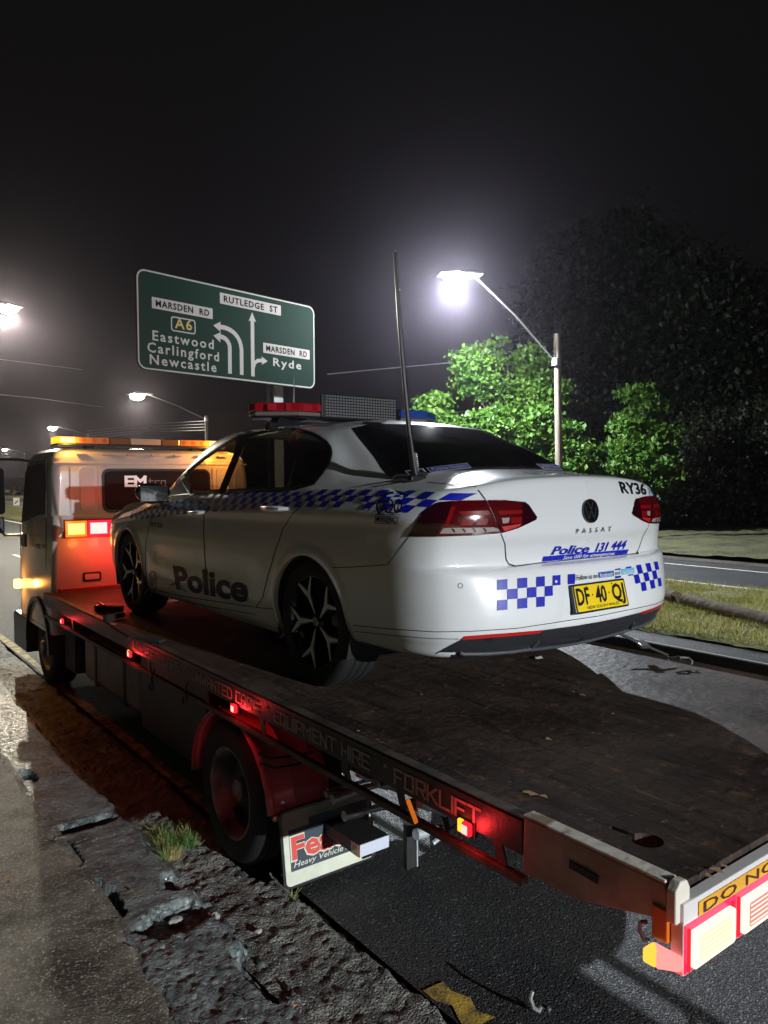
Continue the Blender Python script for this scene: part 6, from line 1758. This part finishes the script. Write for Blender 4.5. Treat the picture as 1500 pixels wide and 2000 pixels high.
# slight inner chambers behind the lenses
for k_ in range(4):
    MB().box(-.69 + k_ * .1, -.625 + k_ * .1, .712 if k_ > 1 else .80 - k_ * .05, .73 if k_ > 1 else .82 - k_ * .05, 1.497, 1.540).build('reflector', pmat('red_reflector_%d' % k_, (.75, .03, .05), .15, .3), LB, bevel=.004)
y0 = .70; a_ = H(632, 777, 1, y0); b2 = H(776, 824, 1, y0)
X0_, X1_, Z0_, Z1_ = a_.x, b2.x, 1.457, 1.615
MB().box(X0_, X1_, y0 - .0, y0 + .045, Z0_, Z1_).build('message_board', M['black'], LB, bevel=.006)
mb = MB(); nx_, nz_ = 26, 8
for i in range(nx_):
    for j in range(nz_):
        x = X0_ + .012 + (X1_ - X0_ - .024) * (i + .5) / nx_; z = Z0_ + .008 + (Z1_ - Z0_ - .016) * (j + .5) / nz_; w_ = (X1_ - X0_ - .024) / nx_ * .38; h_ = w_ * (.7 + .0 * i)
        mb.add([(x - w_, y0 - .001, z - h_), (x + w_, y0 - .001, z - h_), (x + w_, y0 - .001, z + h_), (x - w_, y0 - .001, z + h_), (x, y0 - .009, z + .001)], [(0, 1, 4), (1, 2, 4), (2, 3, 4), (3, 0, 4)])
tag(mb.build('display_cells', pmat('display_cell', (.4, .4, .41), .3, coat=.5), LB), kind='stuff')
MB().box(X0_ - .012, X0_ - .0005, y0 + .002, y0 + .035, Z0_ + .005, Z1_ - .006).build('board_end', M['satingrey'], LB, bevel=.003)
for sx in (-1, 1):
    MB().hexa([(sx * .60 - .03, .82, 1.40), (sx * .60 + .03, .82, 1.40), (sx * .60 + .03, .9, 1.40), (sx * .60 - .03, .9, 1.40), (sx * .5 - .1, .8, 1.455), (sx * .5 + .1, .8, 1.455), (sx * .5 + .1, .92, 1.455), (sx * .5 - .1, .92, 1.455)]).build('bar_foot', M['black'], LB, bevel=.004)
    MB().box(*sorted((sx * .60, sx * .66)), .83, .89, 1.375, 1.43).build('foot_clip', M['chrome'], LB, bevel=.004)
pa = [H(574, 796, 1, 1.0), H(574, 770, 1, 1.0), H(575, 728, 1, 1.0)]
MB().tube(pa, [.006, .004, .002], 8).build('thin_aerial', M['galv'], LB, smooth=True)
q, n_ = BH(728, 829)
MB().hexa([(q.x - .09, q.y - .02, q.z - .002), (q.x + .06, q.y - .02, q.z - .002), (q.x + .09, q.y + .05, q.z - .002), (q.x - .03, q.y + .05, q.z - .002), (q.x - .08, q.y - .015, q.z + .012), (q.x + .05, q.y - .015, q.z + .012), (q.x + .07, q.y + .04, q.z + .02), (q.x - .02, q.y + .04, q.z + .02)]).build('roof_aerial', M['gloss'], CAR, bevel=.004)

# ---- strap tying the rear of the car to the tray, and wheel skates at the front wheel
st = empty('tie_down_strap', (1.1, -.8, .02)); tag(st, 'black tie-down strap with a steel hook pulling from under the car to the tray edge', 'strap')
A_ = Vector((.62, -.75, .24)); 
a_, b2 = H(1205, 1240, 1, -.62), H(1262, 1262, 1, -.72)
ptz = [H(1200, 1232, 2, .14), H(1240, 1252, 2, .10), H(1262, 1262, 2, .085), H(1305, 1280, 2, .045)]
mb = MB()
for i in range(3):
    mb.bar(ptz[i], ptz[i + 1], .045, .004)
mb.build('webbing', M['blackmatt'], st)
MB().bar(H(1248, 1252, 2, .09), H(1262, 1264, 2, .085), .055, .02).build('ratchet', M['satin'], st, bevel=.004)
mb = MB(); mb.tube([H(1306, 1284, 2, .05), H(1330, 1281, 2, .05), H(1328, 1290, 2, .045), H(1308, 1289, 2, .045), H(1306, 1284, 2, .05)], .006, 8); mb.build('ring', M['chrome'], st, smooth=True)
mb = MB(); mb.tube([H(1328, 1284, 2, .05), H(1345, 1285, 2, .05), H(1352, 1291, 2, .04), H(1351, 1297, 2, .02)], .006, 8); mb.build('hook', M['galv'], st, smooth=True)
wk = empty('wheel_strap', (-.85, 3.2, 0)); tag(wk, 'dark ratchet strap lashing lying on the tray at the front wheel of the police car', 'strap')
for (p0, p1, w_, h_) in (((188, 1188), (238, 1190), .07, .05), ((205, 1208), (240, 1200), .05, .04), ((225, 1222), (262, 1245), .07, .02), ((262, 1245), (318, 1252), .06, .02)):
    MB().bar(H(*p0, 2, .03), H(*p1, 2, .03), w_, h_).build('lashing', M['blackmatt'], wk, bevel=.008)
MB().tube([H(186, 1184, 2, .05), H(196, 1178, 2, .06), H(204, 1184, 2, .06)], .012, 8).build('ratchet_handle', M['chrome'], wk, smooth=True)
# folded paper scrap on the deck beneath the car
q = H(1052, 1286, 2, .004)
tag(MB().add([(q.x - .03, q.y - .01, .006), (q.x + .02, q.y - .02, .006), (q.x + .03, q.y + .01, .014), (q.x - .02, q.y + .015, .01)], [(0, 1, 2, 3)]).build('paper_scrap', M['decalwhite'], fixn=False), 'small white scrap lying on the deck under the rear bumper of the car', 'paper')

# ------------------------------------------------------------------ damp night air
if HAZE:
    mb = MB(); mb.box(-70, 130, -70, 230, GZ - 1.3, 24)
    hm = bpy.data.materials.new('haze'); hm.use_nodes = True
    t = hm.node_tree; t.nodes.clear(); o_ = t.nodes.new('ShaderNodeOutputMaterial'); v_ = t.nodes.new('ShaderNodeVolumePrincipled')
    v_.inputs['Density'].default_value = HAZE; v_.inputs['Color'].default_value = (.93, .82, 1., 1); v_.inputs['Anisotropy'].default_value = .92
    t.links.new(v_.outputs[0], o_.inputs['Volume'])
    tag(mb.build('haze', hm), kind='stuff', label='thin haze of the damp night air', cat='haze')
